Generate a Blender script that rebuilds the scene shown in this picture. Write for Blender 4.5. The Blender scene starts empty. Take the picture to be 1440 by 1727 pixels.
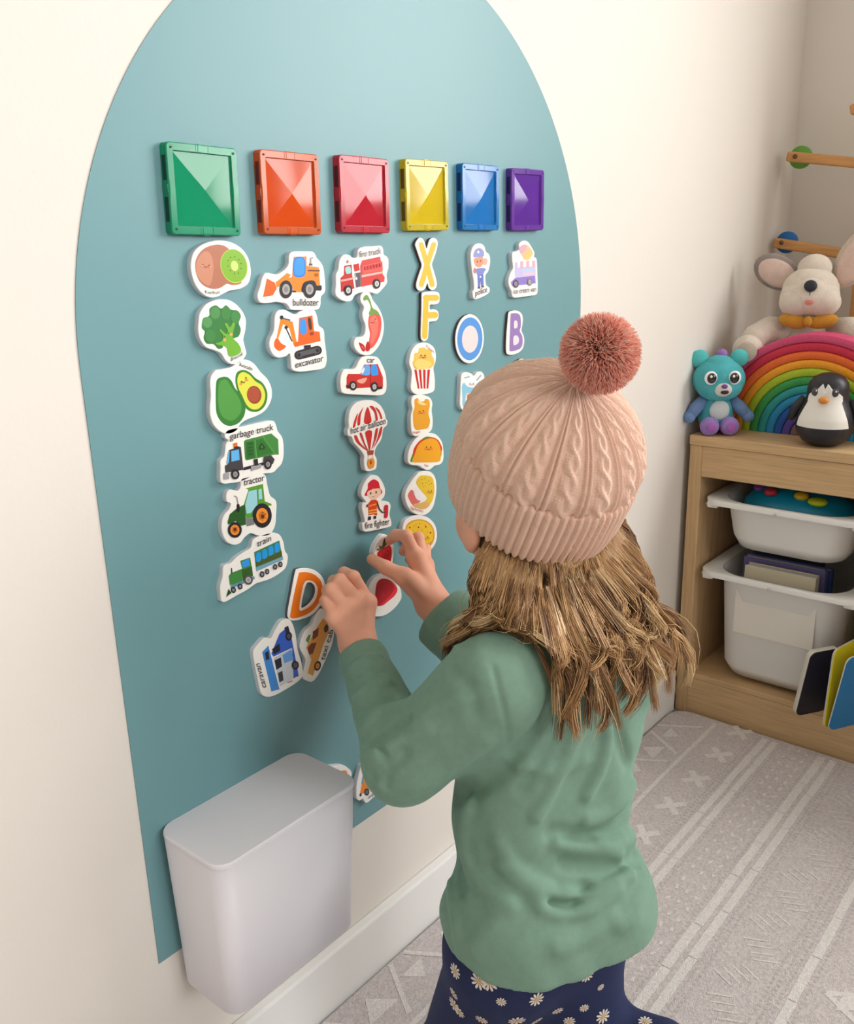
import bpy, bmesh, math, random
import numpy as np
from mathutils import Vector, Matrix
from mathutils.geometry import tessellate_polygon

# ------------------------------------------------------------------ scene, camera, light
S = bpy.context.scene
COL = S.collection
CAM = np.array([0.0, -0.706, 0.924])
FPX, CU, CV = 1540.27, 720.0, 863.5
R = np.array([[0.63861782, 0.23436608, -0.73296645],
              [-0.76913058, 0.16394197, -0.61770638],
              [-0.02460546, 0.95822522, 0.28495438]])
cd = bpy.data.cameras.new('camera')
cam = bpy.data.objects.new('camera', cd)
COL.objects.link(cam)
M4 = Matrix([list(R[0]) + [CAM[0]], list(R[1]) + [CAM[1]], list(R[2]) + [CAM[2]], [0, 0, 0, 1]])
cam.matrix_world = M4
cd.sensor_fit = 'HORIZONTAL'
cd.sensor_width = 36.0
cd.lens = 36.0 * FPX / 1440.0
cd.clip_start = 0.02
S.camera = cam
S.view_settings.view_transform = 'Standard'
S.view_settings.look = 'None'
S.view_settings.gamma = 1.0
S.view_settings.use_curve_mapping = False
S.view_settings.exposure = -0.08

world = bpy.data.worlds.new('world')
S.world = world
world.use_nodes = True
wb = world.node_tree.nodes['Background']
wb.inputs[0].default_value = (1.0, 0.96, 0.92, 1)
wb.inputs[1].default_value = 0.9

def area(name, loc, aim, sx, sy, power, col):
    l = bpy.data.lights.new(name, 'AREA')
    l.shape = 'RECTANGLE'; l.size = sx; l.size_y = sy
    l.energy = power; l.color = col
    o = bpy.data.objects.new(name, l)
    o.location = loc
    o.rotation_euler = (Vector(aim) - Vector(loc)).to_track_quat('-Z', 'Y').to_euler()
    COL.objects.link(o)
    return o
WIN = (-2.25, -0.72, 0.98, 2.02)      # window opening in the back wall: y0, y1, z0, z1
area('window_daylight', (2.16, -1.485, 1.5), (0.0, -1.2, 1.2), 1.45, 1.0, 55, (1.0, 0.985, 0.965))
w2 = area('second_window_daylight', (0.25, -3.45, 1.6), (0.2, 0, 0.95), 1.5, 1.1, 6.0, (0.98, 0.99, 1.0))
w2.data.spread = 0.95

# ------------------------------------------------------------------ helpers
def ray(u, v):
    return R @ np.array([u - CU, -(v - CV), -FPX])
def W(u, v, y=0.0):            # a point of the photo on a plane parallel to the decorated wall
    r = ray(u, v); return CAM + r * (y - CAM[1]) / r[1]
def DP(u, v, d):               # a point of the photo at distance d in front of the camera
    return CAM + ray(u, v) * (d / FPX)
def PX(p):
    q = R.T @ (np.array(p) - CAM); return CU - q[0] / q[2] * FPX, CV + q[1] / q[2] * FPX, -q[2]
def lin(c):
    return tuple(((x / 255.0) / 12.92 if x / 255.0 <= 0.04045 else ((x / 255.0 + 0.055) / 1.055) ** 2.4) for x in c)
_m = {}
def mat(c, rough=0.5, name=None, spec=0.5, trans=0.0, coat=0.0, metal=0.0, sheen=0.0, sss=0.0, bump=None, noise=None, ior=1.45):
    key = (tuple(c), rough, name, spec, trans, coat, metal, sheen, sss, bump, noise)
    if key in _m: return _m[key]
    m = bpy.data.materials.new(name or 'paint_%02x%02x%02x' % tuple(int(x) for x in c))
    m.use_nodes = True
    nt = m.node_tree; b = nt.nodes['Principled BSDF']
    L = lin(c)
    b.inputs['Base Color'].default_value = (*L, 1)
    b.inputs['Roughness'].default_value = rough
    b.inputs['Specular IOR Level'].default_value = spec
    b.inputs['Transmission Weight'].default_value = trans
    b.inputs['Coat Weight'].default_value = coat
    b.inputs['Coat Roughness'].default_value = 0.06
    b.inputs['Metallic'].default_value = metal
    b.inputs['IOR'].default_value = ior
    if sheen:
        b.inputs['Sheen Weight'].default_value = sheen
        b.inputs['Sheen Roughness'].default_value = 0.5
        b.inputs['Sheen Tint'].default_value = (*[min(1, x * 1.5 + .1) for x in L], 1)
    if sss:
        b.inputs['Subsurface Weight'].default_value = sss
        b.inputs['Subsurface Radius'].default_value = (0.012, 0.005, 0.003)
        b.inputs['Subsurface Scale'].default_value = 1.0
    tc = nt.nodes.new('ShaderNodeTexCoord')
    if noise:                     # (scale, amount, (sx,sy,sz))
        n = nt.nodes.new('ShaderNodeTexNoise'); mp = nt.nodes.new('ShaderNodeMapping')
        mp.inputs['Scale'].default_value = noise[2]
        n.inputs['Scale'].default_value = noise[0]; n.inputs['Detail'].default_value = 5
        nt.links.new(tc.outputs['Object'], mp.inputs[0]); nt.links.new(mp.outputs[0], n.inputs['Vector'])
        rp = nt.nodes.new('ShaderNodeValToRGB')
        a = noise[1]
        rp.color_ramp.elements[0].position = 0.3; rp.color_ramp.elements[1].position = 0.7
        rp.color_ramp.elements[0].color = (*[x * (1 - a) for x in L], 1)
        rp.color_ramp.elements[1].color = (*[min(1, x * (1 + a)) for x in L], 1)
        nt.links.new(n.outputs['Fac'], rp.inputs[0]); nt.links.new(rp.outputs[0], b.inputs['Base Color'])
    if bump:                      # (scale, strength, distance)
        n = nt.nodes.new('ShaderNodeTexNoise'); n.inputs['Scale'].default_value = bump[0]; n.inputs['Detail'].default_value = 4
        bp = nt.nodes.new('ShaderNodeBump'); bp.inputs['Strength'].default_value = bump[1]; bp.inputs['Distance'].default_value = bump[2]
        nt.links.new(tc.outputs['Object'], n.inputs['Vector']); nt.links.new(n.outputs['Fac'], bp.inputs['Height'])
        nt.links.new(bp.outputs[0], b.inputs['Normal'])
    _m[key] = m
    return m

def tag(o, label=None, cat=None, group=None, kind=None):
    if label: o['label'] = label
    if cat: o['category'] = cat
    if group: o['group'] = group
    if kind: o['kind'] = kind
    return o
def empty(name, loc, label, cat, group=None, rot=(0, 0, 0)):
    o = bpy.data.objects.new(name, None); COL.objects.link(o)
    o.location = loc; o.rotation_euler = rot; o.empty_display_size = 0.02
    return tag(o, label, cat, group)
def link(name, me, parent=None, keep=True):
    o = bpy.data.objects.new(name, me); COL.objects.link(o)
    if parent is not None:
        o.parent = parent
        if keep:
            bpy.context.view_layer.update()
            o.matrix_parent_inverse = parent.matrix_world.inverted()
    return o

class MB:
    """collects polygons of several colours into one mesh"""
    def __init__(s): s.v = []; s.f = []; s.fm = []; s.sm = []; s.mats = []; s.cur = 0; s.smooth = False
    def m(s, m, smooth=False):
        if m not in s.mats: s.mats.append(m)
        s.cur = s.mats.index(m); s.smooth = smooth; return s
    def add(s, vs, fs):
        b = len(s.v); s.v += [tuple(map(float, p)) for p in vs]
        for f in fs: s.f.append([b + i for i in f]); s.fm.append(s.cur); s.sm.append(s.smooth)
    def box(s, x0, x1, y0, y1, z0, z1, M=None):
        vs = [(x, y, z) for x in (x0, x1) for y in (y0, y1) for z in (z0, z1)]
        if M is not None: vs = [M @ Vector(p) for p in vs]
        s.add(vs, [(0, 1, 3, 2), (4, 6, 7, 5), (0, 4, 5, 1), (2, 3, 7, 6), (0, 2, 6, 4), (1, 5, 7, 3)])
    def bbox(s, x0, x1, y0, y1, z0, z1, b=0.002, seg=2, M=None):
        bm = bmesh.new(); bmesh.ops.create_cube(bm, size=1)
        for v in bm.verts: v.co = Vector(((x0 + x1) / 2 + v.co.x * (x1 - x0), (y0 + y1) / 2 + v.co.y * (y1 - y0), (z0 + z1) / 2 + v.co.z * (z1 - z0)))
        bmesh.ops.bevel(bm, geom=bm.edges[:], offset=b, segments=seg, affect='EDGES', profile=0.5)
        s.bm(bm, M)
    def bm(s, bm, M=None):
        bm.verts.index_update()
        s.add([(M @ v.co if M is not None else v.co) for v in bm.verts], [[v.index for v in f.verts] for f in bm.faces]); bm.free()
    def ell(s, c, r, M=None, n=20, k=12):
        vs = []; fs = []
        for i in range(k + 1):
            t = math.pi * i / k
            for j in range(n):
                a = 2 * math.pi * j / n
                p = Vector((math.sin(t) * math.cos(a) * r[0], math.sin(t) * math.sin(a) * r[1], math.cos(t) * r[2]))
                if M is not None: p = M @ p
                vs.append(p + Vector(c))
        for i in range(k):
            for j in range(n):
                j2 = (j + 1) % n
                fs.append((i * n + j, (i + 1) * n + j, (i + 1) * n + j2, i * n + j2))
        s.add(vs, fs)
    def lathe(s, prof, c=(0, 0, 0), n=32, M=None):
        vs = []; fs = []
        for (r, z) in prof:
            for j in range(n):
                a = 2 * math.pi * j / n
                p = Vector((r * math.cos(a), r * math.sin(a), z))
                if M is not None: p = M @ p
                vs.append(p + Vector(c))
        for i in range(len(prof) - 1):
            for j in range(n):
                j2 = (j + 1) % n
                fs.append((i * n + j, i * n + j2, (i + 1) * n + j2, (i + 1) * n + j))
        s.add(vs, fs)
    def tube(s, pts, rad, n=8):
        pts = [Vector(p) for p in pts]; N = len(pts); vs = []; fs = []
        for i, p in enumerate(pts):
            t = (pts[min(i + 1, N - 1)] - pts[max(i - 1, 0)]).normalized()
            a = t.orthogonal() if i == 0 else (a - t * a.dot(t))
            a = a.normalized(); b = t.cross(a)
            r = rad[i] if hasattr(rad, '__len__') else rad
            for j in range(n):
                q = 2 * math.pi * j / n
                vs.append(p + (a * math.cos(q) + b * math.sin(q)) * r)
        for i in range(N - 1):
            for j in range(n):
                j2 = (j + 1) % n
                fs.append((i * n + j, i * n + j2, (i + 1) * n + j2, (i + 1) * n + j))
        fs.append(list(range(n))[::-1]); fs.append([(N - 1) * n + j for j in range(n)])
        s.add(vs, fs)
    def build(s, name, parent=None, keep=True):
        me = bpy.data.meshes.new(name); me.from_pydata(s.v, [], s.f)
        for m in s.mats: me.materials.append(m)
        me.polygons.foreach_set('material_index', s.fm)
        me.polygons.foreach_set('use_smooth', s.sm)
        me.update()
        bm = bmesh.new(); bm.from_mesh(me)
        bmesh.ops.recalc_face_normals(bm, faces=bm.faces[:]) if getattr(s, 'recalc', True) else None
        bm.to_mesh(me); bm.free()
        return link(name, me, parent, keep)

# ------------------------------------------------------------------ the room
WALLC = (231, 225, 217)
wall_m = mat(WALLC, 0.75, 'warm_white_wall_paint', 0.25, bump=(160, 0.12, 0.0015))
def wall_obj(name, boxes, m=wall_m):
    b = MB().m(m)
    for q in boxes: b.box(*q)
    return tag(b.build(name), kind='structure')
XB = 2.05
wall_obj('wall_left', [(-1.6, XB + .12, 0, .12, 0, 2.45)])
y0, y1, z0, z1 = WIN
wall_obj('wall_back', [(XB, XB + .12, y1, 0, 0, 2.45), (XB, XB + .12, -3.6, y0, 0, 2.45), (XB, XB + .12, y0, y1, 0, z0), (XB, XB + .12, y0, y1, z1, 2.45)])
wall_obj('wall_right', [(-1.6, XB + .12, -3.72, -3.6, 0, 2.45)])
wall_obj('wall_front', [(-1.72, -1.6, -3.72, .12, 0, 2.45)])
wall_obj('ceiling', [(-1.6, XB + .12, -3.6, .12, 2.45, 2.5)], mat((238, 236, 230), .8, 'ceiling_paint'))
b = MB().m(mat((150, 142, 138), .9, 'grey_carpet', .1, bump=(500, .5, .003)))
b.box(-1.6, XB + .12, -3.6, .12, -.05, 0)
tag(b.build('floor'), kind='structure')
wm = mat((240, 240, 238), .4, 'white_gloss_trim')
b = MB().m(wm)
f = .045
b.box(XB - .01, XB + .06, y0, y0 + f, z0, z1); b.box(XB - .01, XB + .06, y1 - f, y1, z0, z1)
b.box(XB - .01, XB + .06, y0 + f, y1 - f, z0, z0 + f); b.box(XB - .01, XB + .06, y0 + f, y1 - f, z1 - f, z1)
b.box(XB + .01, XB + .05, (y0 + y1) / 2 - .02, (y0 + y1) / 2 + .02, z0 + f, z1 - f)
tag(b.build('window_1'), kind='structure')
b = MB().m(wm)
b.bbox(-1.6, 1.58, -.015, .0, .0, .09, .003, 2)
tag(b.build('baseboard_left'), kind='structure')
b = MB().m(wm)
b.bbox(XB - .015, XB, -3.5, -1.05, 0, .09, .003, 2)
tag(b.build('baseboard_back'), kind='structure')

# ------------------------------------------------------------------ arch decal
def arch():
    cx, rad, zs, zb = 0.798, 0.4005, 0.829, 0.2285
    pts = [(cx - rad, zb), (cx + rad, zb)]
    for i in range(97):
        a = math.pi * i / 96
        pts.append((cx + rad * math.cos(a), zs + rad * math.sin(a)))
    m = mat((112, 156, 162), .38, 'teal_magnetic_sheet', .45, bump=(70, .06, .001))
    b = MB().m(m)
    t = .0011; n = len(pts)
    vs = [(x, -t, z) for x, z in pts] + [(x, -.0003, z) for x, z in pts]
    tri = tessellate_polygon([[Vector((x, z, 0)) for x, z in pts]])
    b.add(vs, [tuple(q) for q in tri] + [(i, (i + 1) % n, n + (i + 1) % n, n + i) for i in range(n)])
    tag(b.build('arch_decal'), 'large teal blue arch shaped magnetic sheet stuck on the cream wall', 'wall decal')
arch()
# ------------------------------------------------------------------ translucent square tiles
def tile(name, cx, cz, rgb, dark, label, rot=0.0, w=.0755, tr=.55):
    t = .009; h = w / 2
    o = empty(name, (cx, -.0012, cz), label, 'magnetic tile', 'clear plastic square tiles in a row across the arch', (0, rot, 0))
    pm = mat(rgb, .07, name='clear_plastic', trans=.5, coat=0.0, spec=.34)
    dm = mat(dark, .25, name='dark_magnet_in_clear_plastic', spec=.5)
    fm = mat(tuple(min(255, int(c * .95 + 30)) for c in rgb), .12, name='frame_plastic', trans=.55, coat=.0, spec=.35)
    rm = mat((170, 150, 140), .3, 'rivet_metal', metal=.9)
    km = mat((25, 20, 22), .6, 'rivet_hole')
    # frame: rounded ring
    def rr(hh, r, n=6):
        out = []
        for (sx, sz, a0) in ((1, 1, 0), (-1, 1, 90), (-1, -1, 180), (1, -1, 270)):
            for i in range(n + 1):
                a = math.radians(a0 + 90 * i / n)
                out.append((sx * (hh - r) + r * math.cos(a), sz * (hh - r) + r * math.sin(a)))
        return out
    b = MB().m(fm)
    rings = [(rr(h, .004), 0), (rr(h, .004), -t + .0008), (rr(h - .0008, .0035), -t), (rr(h - .0065, .001), -t), (rr(h - .0072, .001), -t + .0021), (rr(h - .0072, .001), 0)]
    n = len(rings[0][0]); vs = []
    for pts, y in rings: vs += [(x, y, z) for x, z in pts]
    fs = [(k * n + i, k * n + (i + 1) % n, ((k + 1) % len(rings)) * n + (i + 1) % n, ((k + 1) % len(rings)) * n + i) for k in range(len(rings)) for i in range(n)]
    b.add(vs, fs)
    # little clips in the middle of each side
    for a in range(4):
        M = Matrix.Rotation(math.pi / 2 * a, 4, 'Y')
        b.box(-.005, .005, -t - .0004, -t + .002, h - .0062, h - .001, M)
        for q in (-.0066, .0066): b.box(q - .0008, q + .0008, -t - .0003, -t + .001, h - .0062, h - .001, M)
        b.box(-.0035, .0035, -t + .001, -.001, h - .001, h + .0005, M)
    b.build('frame', o, False)
    b = MB().m(pm)
    q = h - .0071
    b.add([(-q, -t + .0021, -q), (q, -t + .0021, -q), (q, -t + .0021, q), (-q, -t + .0021, q), (0, -t - .0003, 0),
           (-q, -.001, -q), (q, -.001, -q), (q, -.001, q), (-q, -.001, q)],
          [(0, 1, 4), (1, 2, 4), (2, 3, 4), (3, 0, 4), (5, 8, 7, 6), (0, 5, 6, 1), (1, 6, 7, 2), (2, 7, 8, 3), (3, 8, 5, 0)])
    b.build('pane', o, False)
    for a in range(4):
        M = Matrix.Rotation(math.pi / 2 * a, 4, 'Y')
        for s in (-1, 1):
            b = MB().m(dm)
            x0, x1 = sorted((s * .0065, s * .0275))
            b.bbox(x0, x1, -t + .0018, -.0015, h - .0045, h + .0002, .0005, 1, M)
            b.build('magnet_bar', o, False)
        b = MB().m(rm, True)
        c = M @ Vector((h - .0045, 0, h - .0045))
        b.lathe([(.0017, 0), (.0017, -.0005), (.0013, -.0008), (.0009, -.0006)], (c.x, -t - .0001, c.z), 12, Matrix.Rotation(-math.pi / 2, 4, 'X') @ Matrix.Scale(-1, 4, (0, 0, 1)))
        b.m(km); b.lathe([(.0009, 0), (.00001, 0)], (c.x, -t - .0006, c.z), 10, Matrix.Rotation(math.pi / 2, 4, 'X'))
        b.build('rivet', o, False)
    return o
tile('magnetic_tile', .533, .971, (20, 178, 128), (2, 62, 50), 'emerald green clear square tile, first in the row, above the kiwi magnet', .03)
tile('magnetic_tile', .6355, .9705, (250, 96, 22), (120, 30, 15), 'bright orange clear square tile above the bulldozer magnet', .02)
tile('magnetic_tile', .739, .971, (222, 40, 62), (90, 8, 25), 'red clear square tile above the fire truck magnet', .02)
tile('magnetic_tile', .8415, .9725, (246, 216, 30), (110, 80, 5), 'yellow clear square tile above the yellow letter X', 0)
tile('magnetic_tile', .943, .972, (20, 140, 226), (8, 40, 110), 'blue clear square tile above the police officer magnet', .01)
tile('magnetic_tile', 1.045, .971, (118, 50, 190), (40, 10, 90), 'purple clear square tile, above the ice cream van magnet', 0)

# ------------------------------------------------------------------ foam picture magnets
def cr(pts, n=5):
    P = [np.array(p, float) for p in pts]; N = len(P); out = []
    for i in range(N):
        a, b, c, d = P[i - 1], P[i], P[(i + 1) % N], P[(i + 2) % N]
        for k in range(n):
            t = k / n
            out.append(.5 * ((2 * b) + (c - a) * t + (2 * a - 5 * b + 4 * c - d) * t * t + (3 * b - a - 3 * c + d) * t ** 3))
    return [tuple(p) for p in out]
def ellp(cx, cy, rx, ry, ang=0, n=28):
    a0 = math.radians(ang); out = []
    for i in range(n):
        a = 2 * math.pi * i / n; x = rx * math.cos(a); y = ry * math.sin(a)
        out.append((cx + x * math.cos(a0) - y * math.sin(a0), cy + x * math.sin(a0) + y * math.cos(a0)))
    return out
def strokep(pts, w):
    """outline of a round-ended stroke"""
    P = [np.array(p, float) for p in pts]; L = []; Rr = []
    for i, p in enumerate(P):
        d = P[min(i + 1, len(P) - 1)] - P[max(i - 1, 0)]; d /= (np.linalg.norm(d) + 1e-9); nn = np.array([-d[1], d[0]])
        L.append(p + nn * w / 2); Rr.append(p - nn * w / 2)
    def cap(p, q, c):
        a0 = math.atan2(*(p - c)[::-1]); out = []
        for i in range(1, 6): a = a0 - math.pi * i / 6; out.append(c + w / 2 * np.array([math.cos(a), math.sin(a)]))
        return out
    o = L + cap(L[-1], Rr[-1], P[-1]) + Rr[::-1] + cap(Rr[0], L[0], P[0])
    return [tuple(p) for p in o]
_tx = {}
def text_mesh(s):
    if s in _tx: return _tx[s]
    c = bpy.data.curves.new('t', 'FONT'); c.body = s; c.resolution_u = 3; c.offset = 0.006
    o = bpy.data.objects.new('t', c); COL.objects.link(o)
    bpy.context.view_layer.update()
    dg = bpy.context.evaluated_depsgraph_get()
    me = bpy.data.meshes.new_from_object(o.evaluated_get(dg))
    vs = [(v.co.x, v.co.y) for v in me.vertices]; fs = [tuple(p.vertices) for p in me.polygons]
    bpy.data.objects.remove(o); bpy.data.curves.remove(c); bpy.data.meshes.remove(me)
    x0 = min(v[0] for v in vs); x1 = max(v[0] for v in vs)
    vs = [((x - x0) / (x1 - x0), y) for x, y in vs]
    _tx[s] = (vs, fs); return _tx[s]
INK = (62, 56, 66)
WH = (248, 246, 240)
def magnet(crop, outline, shapes, label, name='picture_magnet', t=.0062, hole=None, yb=-.0012, tilt=None, side=(226, 226, 232), cat='magnet', wood=False, gloss=.32, ink_rough=.28, smooth=True):
    ox, oy, sc = crop
    def w(p, y):
        u, v = ox + p[0] / sc, oy + p[1] / sc
        if tilt is None: return W(u, v, y)
        r = ray(u, v); n, c = tilt      # plane through c + n*y
        q = c - n * (y - yb + t)
        return CAM + r * (np.dot(n, q - CAM) / np.dot(n, r))
    yf = yb - t
    o2 = cr(outline) if smooth else outline
    b = MB(); b.recalc = False
    sm = mat(side, .6, 'foam_side' if not wood else 'wood_side'); fmx = mat(WH, gloss, 'printed_white', .5)
    def orient(pl):
        A = sum(pl[i][0] * pl[(i + 1) % len(pl)][1] - pl[(i + 1) % len(pl)][0] * pl[i][1] for i in range(len(pl)))
        return pl if A < 0 else pl[::-1]          # clockwise in y-down = ccw seen from the room
    o2 = orient(o2); n = len(o2)
    cen = np.mean(np.array(o2), axis=0)
    F = [w(p, yf) for p in o2]
    nrm = (lambda: (0, 1, 0))
    depth = [0, t - .0006]
    def inset(Pl, k):
        out = []
        for i in range(len(Pl)):
            a, c_, d = Pl[i - 1], Pl[i], Pl[(i + 1) % len(Pl)]
            e = np.array(d) - np.array(a); e = e / (np.linalg.norm(e) + 1e-12)
            nn = np.array([-e[2], 0, e[0]])
            out.append(np.array(c_) + nn * k)
        return out
    base = np.array([0, 1., 0]) if tilt is None else -tilt[0]
    if tilt is not None and base[1] < 0: base = -base
    def ringwall(F, k):
        n = len(F)
        b.m(sm)
        r0 = [p + base * t for p in F]; r1 = [p + base * .0007 for p in F]; r2 = inset(F, k)
        b.add(r0 + r1, [(i, (i + 1) % n, n + (i + 1) % n, n + i) for i in range(n)])
        b.m(fmx, True); b.add(r1 + r2, [(i, (i + 1) % n, n + (i + 1) % n, n + i) for i in range(n)])
        return r2, r0
    r2, r0 = ringwall(F, .0005)
    loops = [r2]; bl = [r0]
    if hole:
        h2 = orient(cr(hole))[::-1]; HF = [w(p, yf) for p in h2]; q2, q0 = ringwall(HF, .0005); loops.append(q2); bl.append(q0)
    for lp, mm, fl in ((loops, fmx, 0), (bl, sm, 1)):
        b.m(mm)
        flat = [p for l in lp for p in l]
        tri = tessellate_polygon([[Vector((p[0], p[2], 0)) for p in l] for l in lp])
        fs = []
        for q in tri:
            a_, b_, c_ = [flat[i] for i in q]
            nz = (b_[0] - a_[0]) * (c_[2] - a_[2]) - (c_[0] - a_[0]) * (b_[2] - a_[2])
            q = tuple(q) if nz > 0 else tuple(q)[::-1]
            fs.append(q if not fl else q[::-1])
        b.add(flat, fs)
    lay = [0]
    def put(pl, col, hl=None):
        lay[0] += 1; y = yf - .00005 * lay[0] - .00003
        P = [w(p, y) for p in pl]; ls = [P]
        if hl: ls.append([w(p, y) for p in hl])
        flat = [p for l in ls for p in l]
        tri = tessellate_polygon([[Vector((p[0], p[2], 0)) for p in l] for l in ls])
        fs = []
        for q in tri:
            a_, b_, c_ = [flat[i] for i in q]
            nz = (b_[0] - a_[0]) * (c_[2] - a_[2]) - (c_[0] - a_[0]) * (b_[2] - a_[2])
            fs.append(tuple(q) if nz > 0 else tuple(q)[::-1])
        b.m(mat(col, ink_rough, spec=.5)); b.add(flat, fs)
    for s in shapes:
        k, col = s[0], s[1]
        if k == 'p': put(s[2], col)
        elif k == 's': put(cr(s[2]), col)
        elif k == 'ph': put(cr(s[2]), col, cr(s[3]))
        elif k == 'e': put(ellp(*s[2:]), col)
        elif k == 'l': put(strokep(s[3], s[2]), col)
        elif k == 'dots':
            for (x, y) in s[3]: put(ellp(x, y, s[2], s[2] * 1.15, 0, 8), col); lay[0] -= 1
            lay[0] += 1
        elif k == 't':
            _, _, txt, p0, p1, hgt = s[:6]; up = s[6] if len(s) > 6 else (0, -1); arc = s[7] if len(s) > 7 else 0
            vs, fs = text_mesh(txt); lay[0] += 1; y = yf - .00005 * lay[0] - .00003
            P = []
            for (a, c) in vs:
                P.append(w((p0[0] + (p1[0] - p0[0]) * a + up[0] * (c * hgt / .52 + arc * 4 * a * (1 - a)),
                            p0[1] + (p1[1] - p0[1]) * a + up[1] * (c * hgt / .52 + arc * 4 * a * (1 - a))), y))
            b.m(mat(col, .4)); b.add(P, fs)
    c0 = np.mean(np.array(F), axis=0) + base * t
    b.v = [tuple(np.array(p) - c0) for p in b.v]
    o = b.build(name)
    o.location = tuple(c0)
    return tag(o, label, cat, 'foam picture magnets on the teal arch' if not wood else 'letter magnets on the teal arch')
CA = (310, 400, 5.396); CB = (350, 690, 5.08); CC = (550, 400, 6.26); CE = (560, 640, 5.756); CG = (730, 400, 5.396); CH = (420, 880, 4.0); CJ = (540, 1260, 10.286); CK = (560, 860, 8.0)
BLK = (48, 46, 52); GR = (160, 160, 165); BLU = (60, 155, 240); OR = (243, 140, 45); DOR = (240, 105, 40); RED = (208, 52, 52); GRN = (72, 140, 70)
def wheel(x, y, rx, ry, hub=GR, tyre=BLK, k=.55, ang=0):
    return [('e', tyre, x, y, rx, ry, ang), ('e', hub, x, y, rx * k, ry * k, ang), ('e', tuple(int(c * .8) for c in hub), x, y, rx * k * .55, ry * k * .55, ang)]
def face(x, y, dx, s, dy=0, c=(70, 45, 40), blush=(240, 150, 120)):
    return [('e', blush, x - dx * 1.35, y + s * 2.4 - dy, s * 1.8, s * 1.5, 0, 12), ('e', blush, x + dx * 1.35, y + s * 2.4 + dy, s * 1.8, s * 1.5, 0, 12),
            ('e', c, x - dx, y - dy, s * .8, s, 0, 10), ('e', c, x + dx, y + dy, s * .8, s, 0, 10),
            ('l', c, s * .7, [(x - dx * .5, y + s * 2.2), (x - dx * .25, y + s * 3.2), (x, y + s * 3.5), (x + dx * .25, y + s * 3.2), (x + dx * .5, y + s * 2.2)])]
magnet(CA, [(64, 255), (85, 150), (140, 85), (230, 42), (330, 28), (430, 45), (520, 95), (580, 170), (608, 260), (612, 340), (590, 420), (530, 465), (470, 480), (420, 488), (370, 512), (300, 545), (235, 548), (165, 510), (110, 440), (76, 350)],
       [('s', (184, 118, 92), [(102, 260), (125, 170), (190, 100), (290, 68), (370, 80), (430, 130), (500, 230), (520, 340), (520, 420), (440, 435), (390, 425), (330, 462), (260, 470), (180, 440), (125, 370)]),
        ('s', (205, 140, 112), [(110, 270), (130, 190), (190, 130), (240, 150), (270, 250), (260, 370), (230, 440), (160, 400), (120, 340)]),
        ('e', (196, 214, 90), 456, 263, 122, 158, -14), ('e', (134, 186, 52), 457, 261, 116, 151, -14), ('e', (208, 226, 130), 461, 262, 34, 48, -10),
        ('dots', (60, 80, 40), 5, [(425, 185), (463, 180), (500, 205), (520, 240), (520, 285), (497, 328), (460, 332), (422, 305), (402, 262), (402, 212)])]
       + face(203, 252, 28, 6, 4, (120, 70, 55), (235, 160, 130)) + [('t', (110, 120, 100), 'Kiwifruit', (195, 510), (328, 512), 22, (0, -1), -6)],
       'round edged white foam magnet showing a brown and a halved green kiwi fruit')
magnet(CA, [(135, 770), (148, 690), (200, 615), (280, 575), (350, 565), (420, 575), (490, 620), (545, 690), (568, 760), (562, 850), (545, 930), (560, 1000), (572, 1060), (545, 1110), (490, 1150), (430, 1155), (380, 1120), (340, 1060), (280, 1030), (200, 1000), (150, 930), (132, 850)],
       [('s', (62, 130, 70), [(165, 780), (180, 735), (230, 715), (235, 650), (290, 620), (340, 650), (385, 620), (430, 660), (490, 670), (518, 720), (500, 780), (518, 840), (500, 900), (470, 915), (360, 960), (355, 1005), (310, 1015), (270, 975), (210, 970), (180, 920), (190, 860), (165, 830)]),
        ('e', (90, 155, 95), 215, 775, 42, 50), ('e', (84, 150, 88), 285, 690, 45, 55), ('e', (72, 140, 74), 385, 690, 45, 60), ('e', (74, 142, 78), 470, 730, 42, 58), ('e', (70, 138, 74), 240, 900, 48, 58),
        ('s', (116, 182, 62), [(290, 965), (340, 950), (360, 900), (325, 850), (335, 840), (385, 880), (400, 850), (370, 790), (395, 785), (420, 820), (445, 780), (465, 790), (450, 860), (450, 920), (490, 960), (518, 1010), (515, 1050), (460, 1082), (410, 1080), (385, 1000), (310, 980)]),
        ('e', (240, 170, 120), 372, 935, 14, 14), ('e', (240, 170, 120), 430, 885, 14, 14), ('e', (50, 60, 40), 372, 905, 5, 6), ('e', (50, 60, 40), 410, 875, 5, 6),
        ('t', (60, 90, 60), 'Broccoli', (430, 1130), (535, 1075), 26)],
       'white foam magnet showing a dark green broccoli floret with a pale stalk')
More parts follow.
